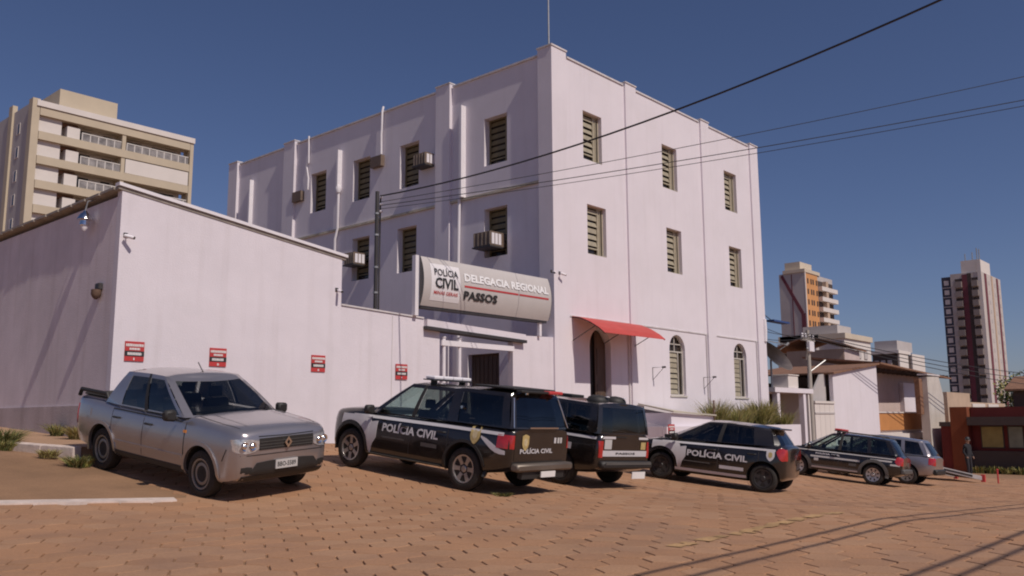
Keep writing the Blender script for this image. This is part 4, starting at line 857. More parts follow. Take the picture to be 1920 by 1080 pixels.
for z0, z1 in ((1.14, 1.30), (1.35, 1.50)): vn.part(MB().box((-1.02, .80 - (z0 - 1.06) * .13, z0), (-.99, .832 - (z0 - 1.06) * .13, z1)), 'door_hinge', PIPEW)

# --- black patrol hatchback ------------------------------------------------------------
S = dict(w=1.64, wb=2.42, wr=.31, arch=.365, paint=BLACKP, crown=.035,
    top=[(2.05, .62), (2.0, .73), (1.85, .82), (1.5, .91), (1.1, .975), (.9, .95), (.0, .975), (-1.0, 1.02), (-1.6, 1.06), (-1.82, 1.03), (-1.86, .98)],
    bot=[(2.05, .34), (1.95, .22), (1.3, .19), (-1.25, .20), (-1.7, .28), (-1.86, .36)],
    hw=[(2.05, .46), (2.0, .60), (1.85, .72), (1.6, .78), (1.2, .815), (.5, .82), (-1.2, .82), (-1.6, .785), (-1.79, .71), (-1.86, .60)],
    house=dict(wb=.775, wr=.57, bulge=.05, tap=.93, zb=[(-2, 1.06), (-1.0, 1.025), (.9, .965), (1.5, .975)], zr=[(-1.7, 1.36), (-1.2, 1.42), (-.4, 1.46), (.1, 1.44), (.5, 1.38)], rcrown=.05,
        front=(1.42, .38, 1.10, .22), rear=(-1.61, -1.32, -1.54, -1.30), seats=(.15, -.6),
        sides=[(1.0, .14, 'P'), (.82, .06, 'front'), (-.12, -.20, 'K'), (-.22, -.28, 'back'), (-.98, -.90, 'P'), (-1.42, -1.26, 'P')],
        glass=dict(windscreen=GL_M, front=GL_D, back=GL_D, rear_window=GL_D)))
S['top'], S['bot'], S['hw'] = [[(-1.3 + (x + 1.3) * .68 if x < -1.3 else x * 1.02 if x > 1.5 else x, v) for x, v in S[k]] for k in ('top', 'bot', 'hw')]
hd = R(100.5); ht = Car(S, car_pos((-4.02, -8.93), hd, 1.56, 2.30, 'L', 1), hd, 'black and white patrol hatchback parked in front of the planter', 'police car', 'patrol cars parked nose to the building', 'patrol_hatchback', .95)
ht.wheels(DARKRIM, 'spoke', 5); bz = lin((3, .86), (1, .905), (-1, .955), (-2, .97))
ht.doors([1.0, -.17, -1.1], .36, lin((2, .92), (-.2, .955), (-3, .98)), GAPL)
livery(ht, 1.2, -1.46, lambda x: float(bz(x)) - .012, None, .045, True)
for sd, u in (('L', .56), ('R', -.8)):
    ht.text('POLÍCIA CIVIL', u, .62, 1.42, .175, sd, WVIN, bold=.034, off=.016)
    ht.strip('sill_stripe', [(x, .30) for x in np.linspace(.84, -.86, 12)], .06, sd, WVIN, .010)
    ht.strip('web_line', [(x, .50) for x in np.linspace(.75, .0, 6)], .022, sd, GREYPL, .009); ht.strip('unit_line', [(x, .455) for x in np.linspace(-.22, -.78, 5)], .075, sd, WVIN, .009)
    shield(ht, sd, -1.36, .84, .80, WVIN)
    ht.patch('tail_lamp', [(x, lo, hi) for x, lo, hi in ((-1.48, .90, .93), (-1.52, .82, .99), (-1.56, .76, 1.01), (-1.60, .73, 1.01), (-1.64, .73, .99))], sd, LAMPR, 4, .014)
    sy = 1 if sd == 'L' else -1
    ht.patch('rear_lamp', [(sy * (.59 + .025 * k), .74, .99) for k in range(6)], 'B', LAMPR, 4, .014)
    ht.patch('headlamp', [(sy * .48, .62, .68), (sy * .56, .60, .72), (sy * .64, .60, .74), (sy * .70, .62, .74)], 'F', LAMPC, 4, .012)
ht.part(MB().box((2.05, -.2, .36), (2.065, .2, .48)), 'licence_plate', PLATE); ht.mirrors(.86, .98, PLAST, .16); ht.part(MB().box((-1.48, -.53, 1.40), (-1.22, .53, 1.435)), 'spoiler', BLACKP, bevel=.012)
ht.part(MB().tube([(-1.0, 0, 1.50), (-1.12, 0, 1.58)], .01, 6), 'aerial', PLAST)

# --- patrol estate ---------------------------------------------------------------------
S = dict(w=1.66, wb=2.40, wr=.325, arch=.38, paint=BLACKP, crown=.03,
    top=[(2.02, .66), (1.96, .78), (1.8, .86), (1.4, .94), (1.05, .985), (.85, .95), (-.5, .97), (-1.8, 1.00), (-2.0, .98), (-2.05, .94)],
    bot=[(2.02, .40), (1.92, .28), (1.2, .25), (-1.2, .26), (-1.85, .34), (-2.05, .42)],
    hw=[(2.02, .48), (1.96, .62), (1.8, .73), (1.5, .80), (1.0, .815), (-1.4, .815), (-1.8, .79), (-1.98, .74), (-2.05, .66)],
    house=dict(wb=.79, wr=.60, bulge=.04, tap=.96, zb=[(-2.1, 1.0), (.9, .965), (1.4, .985)], zr=[(-1.9, 1.45), (-1.0, 1.51), (-.2, 1.52), (.2, 1.49), (.5, 1.43)], rcrown=.045,
        front=(1.34, .36, 1.05, .22), rear=(-2.00, -1.66, -1.93, -1.62), seats=(.1, -.65),
        sides=[(.95, .14, 'P'), (.80, .06, 'front'), (-.08, -.14, 'K'), (-.18, -.22, 'back'), (-1.0, -.95, 'P'), (-1.12, -1.06, 'quarter'), (-1.72, -1.46, 'P'), (-1.84, -1.58, 'P')],
        glass=dict(windscreen=GL_L, front=GL_L, back=GL_M, quarter=GL_M, rear_window=GL_M)))
hd = R(98.0); wg = Car(S, car_pos((6.25, -7.54), hd, 1.59, 2.304, 'L', 1), hd, 'black patrol estate car with grey side stripes and roof light bar', 'police car', 'patrol cars parked nose to the building', 'patrol_estate', .96)
wg.wheels(ALLOY, 'spoke', 8); wg.doors([.98, -.13, -1.02], .44, lin((2, .92), (-3, .95)), GAPL, hm=BLACKP); wg.flares(GREYPL, .09, .03)
for sd, u in (('L', .62), ('R', .0)):
    wg.strip('belt_stripe', [(x, .885) for x in np.linspace(1.75, -1.9, 20)], .03, sd, PLATE, .010)
    wg.strip('grey_stripe', [(x, .70) for x in np.linspace(.78, -.78, 14)], .055, sd, PLATE, .010); wg.strip('grey_stripe', [(x, .70) for x in np.linspace(-1.7, -1.98, 6)], .055, sd, PLATE, .010)
    wg.strip('sill_stripe', [(x, .36) for x in np.linspace(.75, -.75, 12)], .05, sd, PLATE, .020); wg.patch('sill_cladding', [(x, .27, .44) for x in np.linspace(.80, -.80, 10)], sd, GREYPL, 3, .015)
    wg.text('POLÍCIA CIVIL', u, .775, .78, .065, sd, WVIN, bold=.03); wg.strip('unit_line', [(x, .80) for x in np.linspace(-1.1, -1.75, 6)], .05, sd, PLATE, .009)
    wg.patch('unit_mark', [(.66, .56, .65), (.52, .56, .65)], sd, PLATE, 2, .010, skirt=.003); wg.patch('unit_mark', [(-.45, .52, .60), (-.68, .52, .60)], sd, GREYPL, 2, .010, skirt=.003)
    wg.patch('tail_lamp', [(x, lo, hi) for x, lo, hi in ((-1.84, .80, .86), (-1.89, .72, .96), (-1.95, .70, .97), (-2.0, .70, .96))], sd, LAMPR, 4, .014)
    sy = 1 if sd == 'L' else -1
    wg.patch('rear_lamp', [(sy * (.62 + .025 * k), .70, .95) for k in range(6)], 'B', LAMPR, 4, .014); wg.patch('headlamp', [(sy * .48, .66, .74), (sy * .6, .65, .76), (sy * .70, .66, .77)], 'F', LAMPC, 4, .012)
    wg.part(MB().tube([(.0, sy * .55, 1.53), (-.08, sy * .56, 1.59), (-1.35, sy * .56, 1.57), (-1.45, sy * .55, 1.50)], .02, 8), 'roof_rail', GREYPL, smooth=40)
wg.part(MB().box((-2.13, -.72, .44), (-2.0, .72, .60)), 'rear_bumper', GREYPL, bevel=.03, smooth=40); wg.mirrors(.82, .99, BLACKP, .16); wg.lightbar(.02, 1.54, 1.0, .26, .07, REDP)

# --- silver hatchback, mostly hidden ---------------------------------------------------
S = dict(S); S['paint'] = SILVER
hd = R(95); sc_ = Car(S, (10.2, -6.2), hd, 'silver car almost hidden behind the patrol estate', 'car', None, 'parked_car')
sc_.wheels(ALLOY, 'spoke', 7); sc_.doors([.98, -.13, -1.02], .44, lin((2, .92), (-3, .95)), GAPD)
for sd in 'LR':
    sy = 1 if sd == 'L' else -1
    sc_.patch('tail_lamp', [(x, .72, .95) for x in (-1.86, -1.91, -1.96, -2.0)], sd, LAMPR, 4, .014); sc_.patch('rear_lamp', [(sy * (.62 + .025 * k), .70, .95) for k in range(6)], 'B', LAMPR, 4, .014)
sc_.part(MB().box((-2.13, -.72, .40), (-2.0, .72, .58)), 'rear_bumper', PLAST, bevel=.03, smooth=40); sc_.mirrors(.82, .99, SILVER, .16)
# ------------------------------------------------------------------ planter in front of the facade
pt = thing('planter', 'low white planter wall in front of the right half of the facade', 'planter', (9.3, -1.6, -1.6))
MB().box((4.0, -1.62, -2.6), (14.7, -1.45, -.27)).build('front_wall', WALL, pt); MB().box((14.5, -1.44, -2.6), (14.7, -.1, -.27)).build('end_wall', WALL, pt); MB().box((4.0, -1.44, -2.6), (4.18, -.1, -.27)).build('end_wall', WALL, pt)
SOIL = mat('soil', (.12, .08, .05), .95, var=.3, scale=5); MB().box((7.55, -1.44, -1.5), (14.49, -.12, -.45)).build('soil', SOIL, pt)
BOXM = mat('concrete_box', (.50, .46, .38), .9, var=.12, scale=2)
mbx = thing('concrete_box', 'squat concrete box with sloping lid at the left end of the planter', 'box', (6, -1.0, -.4))
MB().prism([(4.6, -1.44, -.30), (7.5, -1.44, -.30), (7.5, -1.44, .08), (4.6, -1.44, .20)], (0, 1.3, 0)).build('box', WALL, mbx)
MB().prism([(4.56, -1.56, .21), (7.54, -1.56, .09), (7.54, -.12, .22), (4.56, -.12, .50)], (0, 0, .05)).build('lid', BOXM, mbx)
notice(4.27, -.40, 'red notice sign on the planter end near the patrol hatchback bonnet', y=-1.62, w=.40, h=.42)
pp = thing('iron_post', 'thin rusty iron post standing in the planter', 'post', (7.2, -1.5, -.27)); MB().tube([(7.42, -1.53, -.3), (7.42, -1.53, .62)], .03, 8).build('shaft', RUST, pp); MB().lathe([(0, .05), (.03, .04), (.05, .001)], (7.42, -1.53, .62), 'z', 8).build('cap', RUST, pp)
# plants
LEAFS = [mat('leaf_yellow_green', (.30, .27, .07), .6, var=.35, scale=9), mat('leaf_green', (.07, .10, .025), .6, var=.35, scale=9), mat('leaf_straw', (.30, .24, .10), .7, var=.3, scale=9)]
def clump(name, label, cat, x, y, z, h, r, n, seed, group, w=.018, lean=.45, mats=(0, 0, 1, 2)):
    q = random.Random(seed); t = thing(name, label, cat, (x, y, z), group)
    for mi in sorted(set(mats)):
        mb = MB()
        for k in range(n * mats.count(mi) // len(mats)):
            a = q.uniform(0, 6.283); rad = r * math.sqrt(q.random()) * .6; bx_, by_ = x + rad * math.cos(a), y + rad * math.sin(a); L_ = h * q.uniform(.45, 1.0); b = a + q.gauss(0, .8); ln = L_ * q.uniform(.05, lean); pw = q.uniform(0, 6.283)
            pts = [(bx_ + ln * s * s * math.cos(b), by_ + ln * s * s * math.sin(b), z - .02 + L_ * (s - .15 * s * s * lean)) for s in (0, .4, .75, 1)]; ww = w * q.uniform(.6, 1.4)
            dx, dy = math.cos(pw), math.sin(pw); vs = []
            for p, f in zip(pts, (.6, 1, .8, .08)): vs += [(p[0] - dx * ww * f, p[1] - dy * ww * f, p[2]), (p[0] + dx * ww * f, p[1] + dy * ww * f, p[2])]
            mb.add(vs, [(0, 1, 3, 2), (2, 3, 5, 4), (4, 5, 7, 6)])
        mb.build('foliage', LEAFS[mi], t)
    MB().tube([(x, y, z - .1), (x + .01, y, z + h * .25)], .02, 5).build('stem', LEAFS[2], t)
    return t
for k, (x, h) in enumerate(((8.7, 1.2), (9.2, 1.45), (9.8, 1.0), (10.9, 1.05), (11.5, 1.3), (12.1, 1.5), (12.8, 1.4), (13.5, 1.25), (14.2, .9))):
    nm = ['first', 'second', 'third', 'fourth', 'fifth', 'sixth', 'seventh', 'eighth', 'ninth'][k]
    clump('planter_grass', 'yellow-green leafy tuft in the planter, ' + nm + ' from the left', 'plant', x, -.85 + .25 * math.sin(k * 2.1), -.46, h, .5, 420, 20 + k, 'planter tufts', w=.009, lean=.7, mats=(0, 0, 0, 2, 2, 1))
for k, (x, y, h, r_, n, lb) in enumerate(((-15.62, .75, .46, .34, 190, 'bushy green weed growing over the kerb'), (-15.85, .1, .25, .3, 110, 'flat weed patch below the kerb'), (-14.15, 2.1, .34, .16, 70, 'narrow dark weed at the foot of the grey wall'),
        (-14.15, 1.0, .36, .26, 130, 'dry yellow weed at the foot of the grey wall'), (-15.15, -1.6, .28, .28, 120, 'weed tuft just behind the pickup rear wheel'), (-15.4, -.9, .18, .25, 80, 'sparse dry weed at the kerb end'), (-10.9, -7.75, .12, .2, 60, 'tiny weed at the patrol pickup rear wheel'),
        (-15.9, 1.5, .26, .35, 130, 'low weed on the dirt shoulder below the kerb'))):
    z = pz(y) if x > kx(y) and y > -1.0 else Gf(x, y) - .02
    clump('weed', lb, 'weed', x, y, z, h * 1.1, r_, n * 4, 60 + k, 'weeds along the kerb', w=.006, lean=1.3, mats=(1, 1, 0, 2) if k not in (3, 5) else (2, 2, 0))

# ------------------------------------------------------------------ neighbour portal, dish, utility pole, gate
PINKW = mat('pink_wall', (.60, .48, .45), .9, var=.08, scale=1, streak=.2); TILE = mat('clay_tile', (.25, .13, .08), .85, var=.3, scale=5); ORANGE = mat('orange_wall', (.55, .24, .08), .85, var=.1, scale=1)
TANW = mat('tan_wall', (.52, .38, .28), .9, var=.1, scale=1, streak=.2); ORANGE2 = mat('rust_orange_wall', (.21, .055, .02), .85, var=.12, scale=1.2, streak=.15); REDW = mat('red_wall', (.15, .022, .018), .85, var=.15, scale=1.2, streak=.2); BEIGE = mat('beige_paint', (.54, .455, .34), .85, var=.06, scale=.4); BEIGE2 = mat('beige_paint_light', (.62, .53, .42), .85, var=.06, scale=.4)
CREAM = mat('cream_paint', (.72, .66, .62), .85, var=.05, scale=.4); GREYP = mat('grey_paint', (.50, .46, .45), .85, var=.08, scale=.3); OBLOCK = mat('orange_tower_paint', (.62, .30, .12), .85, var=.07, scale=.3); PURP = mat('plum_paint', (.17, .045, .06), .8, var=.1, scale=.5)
RAILG = mat('rail_glass', (.26, .24, .23), .3, var=.5, scale=.9); DKBR = mat('dark_brown_paint', (.07, .05, .045), .8, var=.15, scale=.6); RAILM = mat('white_rail', (.66, .62, .58), .6, var=.05)
po = thing('entrance_portal', 'small white flat-roofed entrance portal right of the main building', 'portal', (18.5, .8, -2.7))
MB().box((16.7, .4, 1.2), (21.0, 2.2, 1.42)).build('slab', WALL, po)
for x in (17.0, 19.9): MB().box((x, .45, -3), (x + .28, .7, 1.198)).build('post', WALL, po)
MB().box((17.0, 2.0, -3), (20.4, 2.15, 1.19)).build('back_wall', DKBR, po); MB().box((18.1, 1.94, -.2), (19.3, 1.99, .75)).build('door_window', GREYP, po)
MB().box((20.45, .45, -3), (20.6, 2.1, 1.19)).build('side_wall', CREAM, po)
wt = thing('water_box', 'white cubic box standing on the portal slab', 'box', (18.9, .9, 1.42)); MB().box((18.4, .5, 1.424), (19.5, 1.3, 2.02)).build('tank', CREAM, wt, bevel=.02); MB().box((18.36, .46, 2.024), (19.54, 1.34, 2.08)).build('lid', CREAM, wt, bevel=.01)
ds = thing('satellite_dish', 'grey mesh satellite dish on a post above the portal', 'satellite dish', (17.4, .8, 1.42))
MB().tube([(17.25, .8, 1.42), (17.25, .8, 2.75)], .05, 8).build('mast', STEEL, ds)
dm = MB(); rim = .95; prof = [(rim * s, .26 * s * s) for s in (0.001, .25, .5, .75, 1.)]
vs = []; nn = 24
ax_ = Vector((.52, -.50, .69)).normalized(); u_ = ax_.orthogonal().normalized(); v_ = ax_.cross(u_); c_ = Vector((17.25, .7, 2.75))
for rad, hgt in prof: vs += [tuple(c_ + (u_ * math.cos(6.28318 * k / nn) + v_ * math.sin(6.28318 * k / nn)) * rad + ax_ * hgt) for k in range(nn)]
dm.add(vs, [(i * nn + k, i * nn + (k + 1) % nn, (i + 1) * nn + (k + 1) % nn, (i + 1) * nn + k) for i in range(4) for k in range(nn)]); dm.build('reflector', STEEL, ds, smooth=50)
MB().tube([c_ + u_ * rim + ax_ * .26, c_ + ax_ * 1.0], .02, 6).tube([c_ - u_ * rim * .5 + v_ * .9 + ax_ * .26, c_ + ax_ * 1.0], .02, 6).tube([c_ + ax_ * .95, c_ + ax_ * 1.12], .06, 8).build('feed_arm', STEEL, ds)
up_ = thing('utility_pole', 'short concrete utility pole with crossarm right of the portal', 'utility pole', (21.1, .6, -2.8)); POLEC = mat('pole_concrete', (.42, .38, .34), .9, var=.12, scale=2)
MB().tube([(21.1, .6, -3.2), (21.15, .6, 4.4)], [.13, .09], 10).build('shaft', POLEC, up_, smooth=40); MB().box((20.4, .54, 3.85), (21.9, .66, 3.99)).build('crossarm', POLEC, up_)
for x in (20.5, 20.9, 21.4, 21.8): MB().lathe([(0, .04), (.06, .07), (.12, .04), (.18, .06), (.24, .02)], (x, .6, 3.99), 'z', 8).build('insulator', PIPEW, up_, smooth=40)
MB().box((20.85, .38, 3.3), (21.4, .55, 3.82)).build('junction_box', PIPEW, up_, bevel=.02); MB().tube([(21.1, .55, 2.3), (22.0, .1, 2.9)], .03, 6).tube([(20.6, .5, 2.9), (19.9, .1, 3.4)], .04, 6).build('lamp_arm', STEEL, up_)
tr_ = thing('blue_canopy', 'small blue sheet canopy hanging on the wires beside the main building', 'canopy', (17.0, .2, 4.6)); MB().box((16.3, .1, 4.44), (18.0, .5, 4.52)).build('panel', mat('blue_metal', (.03, .07, .22), .5, var=.1), tr_); MB().tube([(16.4, .3, 4.52), (15.06, .3, 4.9)], .02, 6).build('hanger', DSTEEL, tr_)
gt = thing('metal_gate', 'white sheet-metal gate between portal and white house', 'gate', (22.4, .6, -2.9))
for k in range(4): MB().box((21.3 + k * .62, .5, -2.9), (21.3 + k * .62 + .60, .55, .72)).build('leaf_panel', CREAM, gt)
for z in (-1.2, .2): MB().box((21.3, .47, z), (23.76, .498, z + .08)).build('rail', GREYP, gt)
MB().box((21.28, .45, .73), (23.78, .6, .85)).build('top_rail', CREAM, gt); MB().prism([(21.6, .9, .85), (23.78, .9, .85), (23.78, .9, 2.3), (23.2, .9, 2.25)], (0, .1, 0)).build('upper_sheet', GREYP, gt)
# long tile roof behind the portal
lr = thing('back_roof_house', 'low building with long brown corrugated roof behind the portal', 'building', (22, 6, -2.5)); MB().box((17, 5.2, -3), (30, 12, 2.0)).build('wall', DKBR, lr); MB().prism([(16.3, 4.6, 2.25), (30.5, 4.6, 2.45), (30.5, 12.5, 3.6), (16.3, 12.5, 3.4)], (0, 0, .1)).build('roof', TILE, lr)
for k in range(34): MB().prism([(16.5 + k * .41, 4.55, 2.355 + k * .006), (16.72 + k * .41, 4.55, 2.355 + k * .006), (16.72 + k * .41, 4.55, 2.42 + k * .006), (16.5 + k * .41, 4.55, 2.42 + k * .006)], (0, 7.9, 1.15)).build('roof_rib', TILE, lr)
# white gabled house
hs = thing('gabled_house', 'white house with sloping gable wall and orange balcony', 'house', (28, 1, -3.2))
MB().prism([(23.78, .5, -4), (30.3, .5, -4), (30.3, .5, 3.02), (23.78, .5, 2.28)], (0, .2, 0)).build('gable_wall', WALL, hs)
MB().prism([(23.6, .35, 2.27), (30.5, .35, 3.06), (30.5, .35, 3.15), (23.6, .35, 2.36)], (0, 6, 0)).build('roof', TILE, hs)
MB().box((30.3, 2.2, -4), (45.8, 2.4, 2.85)).build('front_wall', PINKW, hs); MB().box((30.08, .71, -4), (30.28, 6, 2.98)).build('return_wall', PINKW, hs)
MB().prism([(30.5, .3, 3.10), (46.2, .8, 2.70), (46.2, 5, 3.25), (30.5, 5, 3.65)], (0, 0, .1)).build('roof', TILE, hs)
for k in range(17): MB().box((30.8 + k * .9, .75, 2.80), (30.92 + k * .9, 2.2, 2.93)).build('rafter', DKBR, hs)
MB().box((30.32, .9, -.75), (43.0, 1.02, .27)).build('balcony_parapet', ORANGE, hs); MB().box((30.32, 1.03, -.95), (43.0, 2.19, -.76)).build('balcony_floor', CREAM, hs); MB().box((30.32, .85, .275), (43.0, 1.07, .35)).build('parapet_cap', CREAM, hs)
MB().box((39.2, 1.9, .35), (45.7, 2.19, 2.3)).build('white_bay', WALL, hs); MB().box((43.6, 1.84, 1.1), (44.6, 1.89, 1.9)).build('window', DKBR, hs)
MB().box((30.4, 1.2, -4), (39.5, 1.35, -1.9)).build('garage_shutter', CREAM, hs)
for k in range(9): MB().box((30.4, 1.185, -3.9 + k * .22), (39.5, 1.199, -3.76 + k * .22)).build('shutter_slat', GREYP, hs)
MB().box((30.3, .8, -1.3), (41.0, 1.19, -.96)).build('garage_lintel', CREAM, hs); MB().box((39.6, .8, -4), (42.5, 1.0, -1.31)).build('gate_pier', CREAM, hs)
wp = thing('white_pier', 'tall pale wall pier between the house and the red building', 'pier', (38, -.4, -3.4)); MB().prism([(36.2, -.5, -4), (39.3, -.5, -4), (39.3, -.5, 1.4), (38.6, -.5, 2.6), (36.2, -.5, 2.5)], (0, .5, 0)).build('wall', mat('aged_white', (.60, .55, .50), .9, var=.12, scale=.8, streak=.4), wp); MB().box((36.1, -.55, 2.61), (38.7, .05, 2.7)).build('cap', COPE, wp)
MB().box((35.6, -.2, .2), (36.19, .1, 2.4)).build('side_fin', TILE, wp)
# red building at the right edge, closing the street
rb = thing('red_building', 'dark red single-storey shop building at the right edge', 'building', (38, -6, -3.4)); XR = 36.5
MB().box((XR, -2.6, -5), (40, -1.0, -.30)).build('wall', REDW, rb); MB().box((XR - .12, -2.56, -5), (40, -1.60, .62)).build('pylon', ORANGE2, rb); MB().box((XR + .5, -16, -5), (42, -2.61, .60)).build('shop_front', REDW, rb)
MB().box((XR - .5, -16, -.48), (XR + .49, -2.62, .02)).build('canopy', DKBR, rb); MB().box((XR - .12, -1.6 + .01, -.55), (XR + .1, -.95, -.28)).build('wall_cap', DKBR, rb)
for y0, y1, m in ((-4.35, -3.10, mat('yellow_pane', (.30, .23, .07), .5, var=.2)), (-5.4, -4.55, mat('green_pane', (.20, .21, .16), .4, var=.2)), (-6.8, -5.6, mat('grey_pane', (.24, .22, .19), .4, var=.2)), (-9, -7, MATS['green_pane'])):
    w_ = MB().box((XR + .44, y0, -1.85), (XR + .499, y1, -.52)).build('window', DKBR, rb); MB().box((XR + .42, y0 + .06, -1.78), (XR + .438, y1 - .06, -.58)).build('pane', m, w_)
MB().box((XR + .1, -16, -5), (XR + .498, -2.62, -2.0)).build('planter_base', DKBR, rb)
tw = thing('tan_terrace', 'tan terrace walls stepping up behind the red building', 'building', (50, 2, -3)); MB().box((42.9, .6, -4), (60, 3, 1.10)).build('wall', TANW, tw); MB().box((43.0, .3, -4), (48.6, .59, 1.72)).build('upper_wall', TANW, tw)
for x0, x1 in ((50, 53.5), (54.5, 57.6)): MB().box((x0, .5, .1), (x1, .595, 1.0)).build('panel', CREAM, tw)
for k in range(5): clump('street_shrub', 'low dry shrub at the foot of the red building, ' + ['first', 'second', 'third', 'fourth', 'fifth'][k] + ' from the left', 'shrub', XR - .4, -3.0 - k * .75, Gf(XR - .4, -4) - .02, .6, .5, 110, 90 + k, 'shrubs by the red building', w=.03, lean=.9, mats=(2, 1, 0))

# ------------------------------------------------------------------ tow ramp and person
tp = thing('car_ramp', 'grey tilted car-carrier ramp with red end markers beside the silver car', 'ramp', (14.6, -6.8, Gf(14.6, -6.8)))
A = Vector((12.6, -4.6, Gf(12.6, -4.6) + .85)); B = Vector((16.25, -8.15, Gf(16.25, -8.15) + .10)); W_ = Vector((1.35, 1.35, 0))
RAMPM = mat('ramp_steel', (.50, .47, .46), .5, .3, var=.15, scale=3)
for off, nm in ((0, 'side_rail'), (1, 'side_rail')): MB().prism([A + W_ * off, B + W_ * off, B + W_ * off + Vector((0, 0, .16)), A + W_ * off + Vector((0, 0, .16))], (.06, .06, 0)).build(nm, RAMPM, tp)
MB().prism([A + W_ * .05 + Vector((0, 0, .02)), B + W_ * .05 + Vector((0, 0, .02)), B + W_ * .95 + Vector((0, 0, .02)), A + W_ * .95 + Vector((0, 0, .02))], (0, 0, .05)).build('deck', RAMPM, tp)
for t0, t1 in ((.38, .47), (.55, .62), (.70, .92)): MB().prism([A.lerp(B, t0) + Vector((-.012, -.012, .05)), A.lerp(B, t1) + Vector((-.012, -.012, .05)), A.lerp(B, t1) + Vector((-.012, -.012, .12)), A.lerp(B, t0) + Vector((-.012, -.012, .12))], (.01, .01, 0)).build('slot', DARK, tp)
for off in (0, 1): MB().box(B + W_ * off + Vector((-.02, -.08, -.06)), B + W_ * off + Vector((.12, .06, .22))).build('end_marker', REDP, tp)
for t in (.1, .25): MB().lathe([(-.1, .2), (-.1, .3), (.1, .3), (.1, .2)], tuple(A.lerp(B, t) + W_ * .02 + Vector((0, 0, -.45))), 'y', 20).build('wheel', TYRE, tp, smooth=40)
bl_ = thing('bollard', 'thin dark red bollard at the end of the ramp', 'bollard', (17.0, -8.5, Gf(17, -8.5))); MB().tube([(17.05, -8.5, Gf(17, -8.5) - .05), (17.05, -8.5, Gf(17, -8.5) + .5)], .03, 8).build('post', REDP, bl_); MB().lathe([(0, .045), (.04, .04), (.06, .001)], (17.05, -8.5, Gf(17, -8.5) + .5), 'z', 8).build('cap', REDP, bl_)
def person(x, y, heading, label):
    z = Gf(x, y); root = thing('person', label, 'person', (x, y, z)); root.rotation_euler = (0, 0, heading)
    me = bpy.data.meshes.new('body')
    V_ = [(0, 0, .95, .15), (0, 0, 1.15, .135), (.01, 0, 1.36, .155), (.015, 0, 1.47, .075), (.03, 0, 1.54, .06), (.04, 0, 1.63, .095), (.045, 0, 1.71, .085),
          (0, .10, .90, .095), (.03, .12, .50, .068), (-.02, .13, .09, .05), (.14, .14, .04, .042), (0, -.10, .90, .095), (.06, -.12, .50, .068), (.05, -.13, .09, .05), (.20, -.15, .04, .042),
          (0, .19, 1.40, .065), (-.03, .25, 1.13, .05), (.08, .24, .90, .038), (.12, .23, .82, .035), (0, -.19, 1.40, .065), (-.03, -.25, 1.13, .05), (.10, -.22, .92, .038), (.15, -.21, .85, .035)]
    E_ = [(0, 1), (1, 2), (2, 3), (3, 4), (4, 5), (5, 6), (0, 7), (7, 8), (8, 9), (9, 10), (0, 11), (11, 12), (12, 13), (13, 14), (2, 15), (15, 16), (16, 17), (17, 18), (2, 19), (19, 20), (20, 21), (21, 22)]
    me.from_pydata([v[:3] for v in V_], E_, []); o = link('body', me, root)
    md = o.modifiers.new('s', 'SKIN'); sd_ = o.modifiers.new('d', 'SUBSURF'); sd_.levels = 2; sd_.render_levels = 2
    bpy.context.view_layer.update(); me.skin_vertices[0].data
    for k, v in enumerate(V_): me.skin_vertices[0].data[k].radius = (v[3], v[3]); me.skin_vertices[0].data[k].use_root = (k == 0)
    bpy.context.view_layer.update(); m2 = bpy.data.meshes.new_from_object(o.evaluated_get(bpy.context.evaluated_depsgraph_get())); o.modifiers.clear(); o.data = m2
    for m in (mat('dark_clothes', (.02, .02, .025), .9, var=.2), mat('skin', (.28, .16, .11), .6, var=.1), mat('dark_trousers', (.03, .028, .035), .9, var=.2)): m2.materials.append(m)
    for p in m2.polygons:
        c = p.center; p.material_index = 1 if c.z > 1.50 or (c.z < .93 and abs(c.y) > .19 and c.z > .7) else (2 if c.z < .95 else 0); p.use_smooth = True
    hm_ = MB().lathe([(-.02, .100), (.03, .105), (.08, .085), (.11, .04), (.12, .001)], (.035, 0, 1.68), 'z', 14); hm_.build('hair', INK, root, smooth=60, local=True)
    for sy in (1, -1): MB().lathe([(0, .012), (.008, .008), (.01, .001)], (.125, sy * .035, 1.645), 'x', 8).build('eye', WHP, root, local=True)
    MB().prism([(.125, -.012, 1.60), (.125, .012, 1.60), (.125, 0, 1.645)], (.025, 0, -.004)).build('nose', MATS['skin'], root, local=True)
person(21.2, -6.4, R(250), 'person in dark clothes standing behind the car ramp')

# ------------------------------------------------------------------ background towers
def slab_block(root, x0, x1, y0, y1, z0, z1, m, name='wall'): return MB().box((x0, y0, z0), (x1, y1, z1)).build(name, m, root)
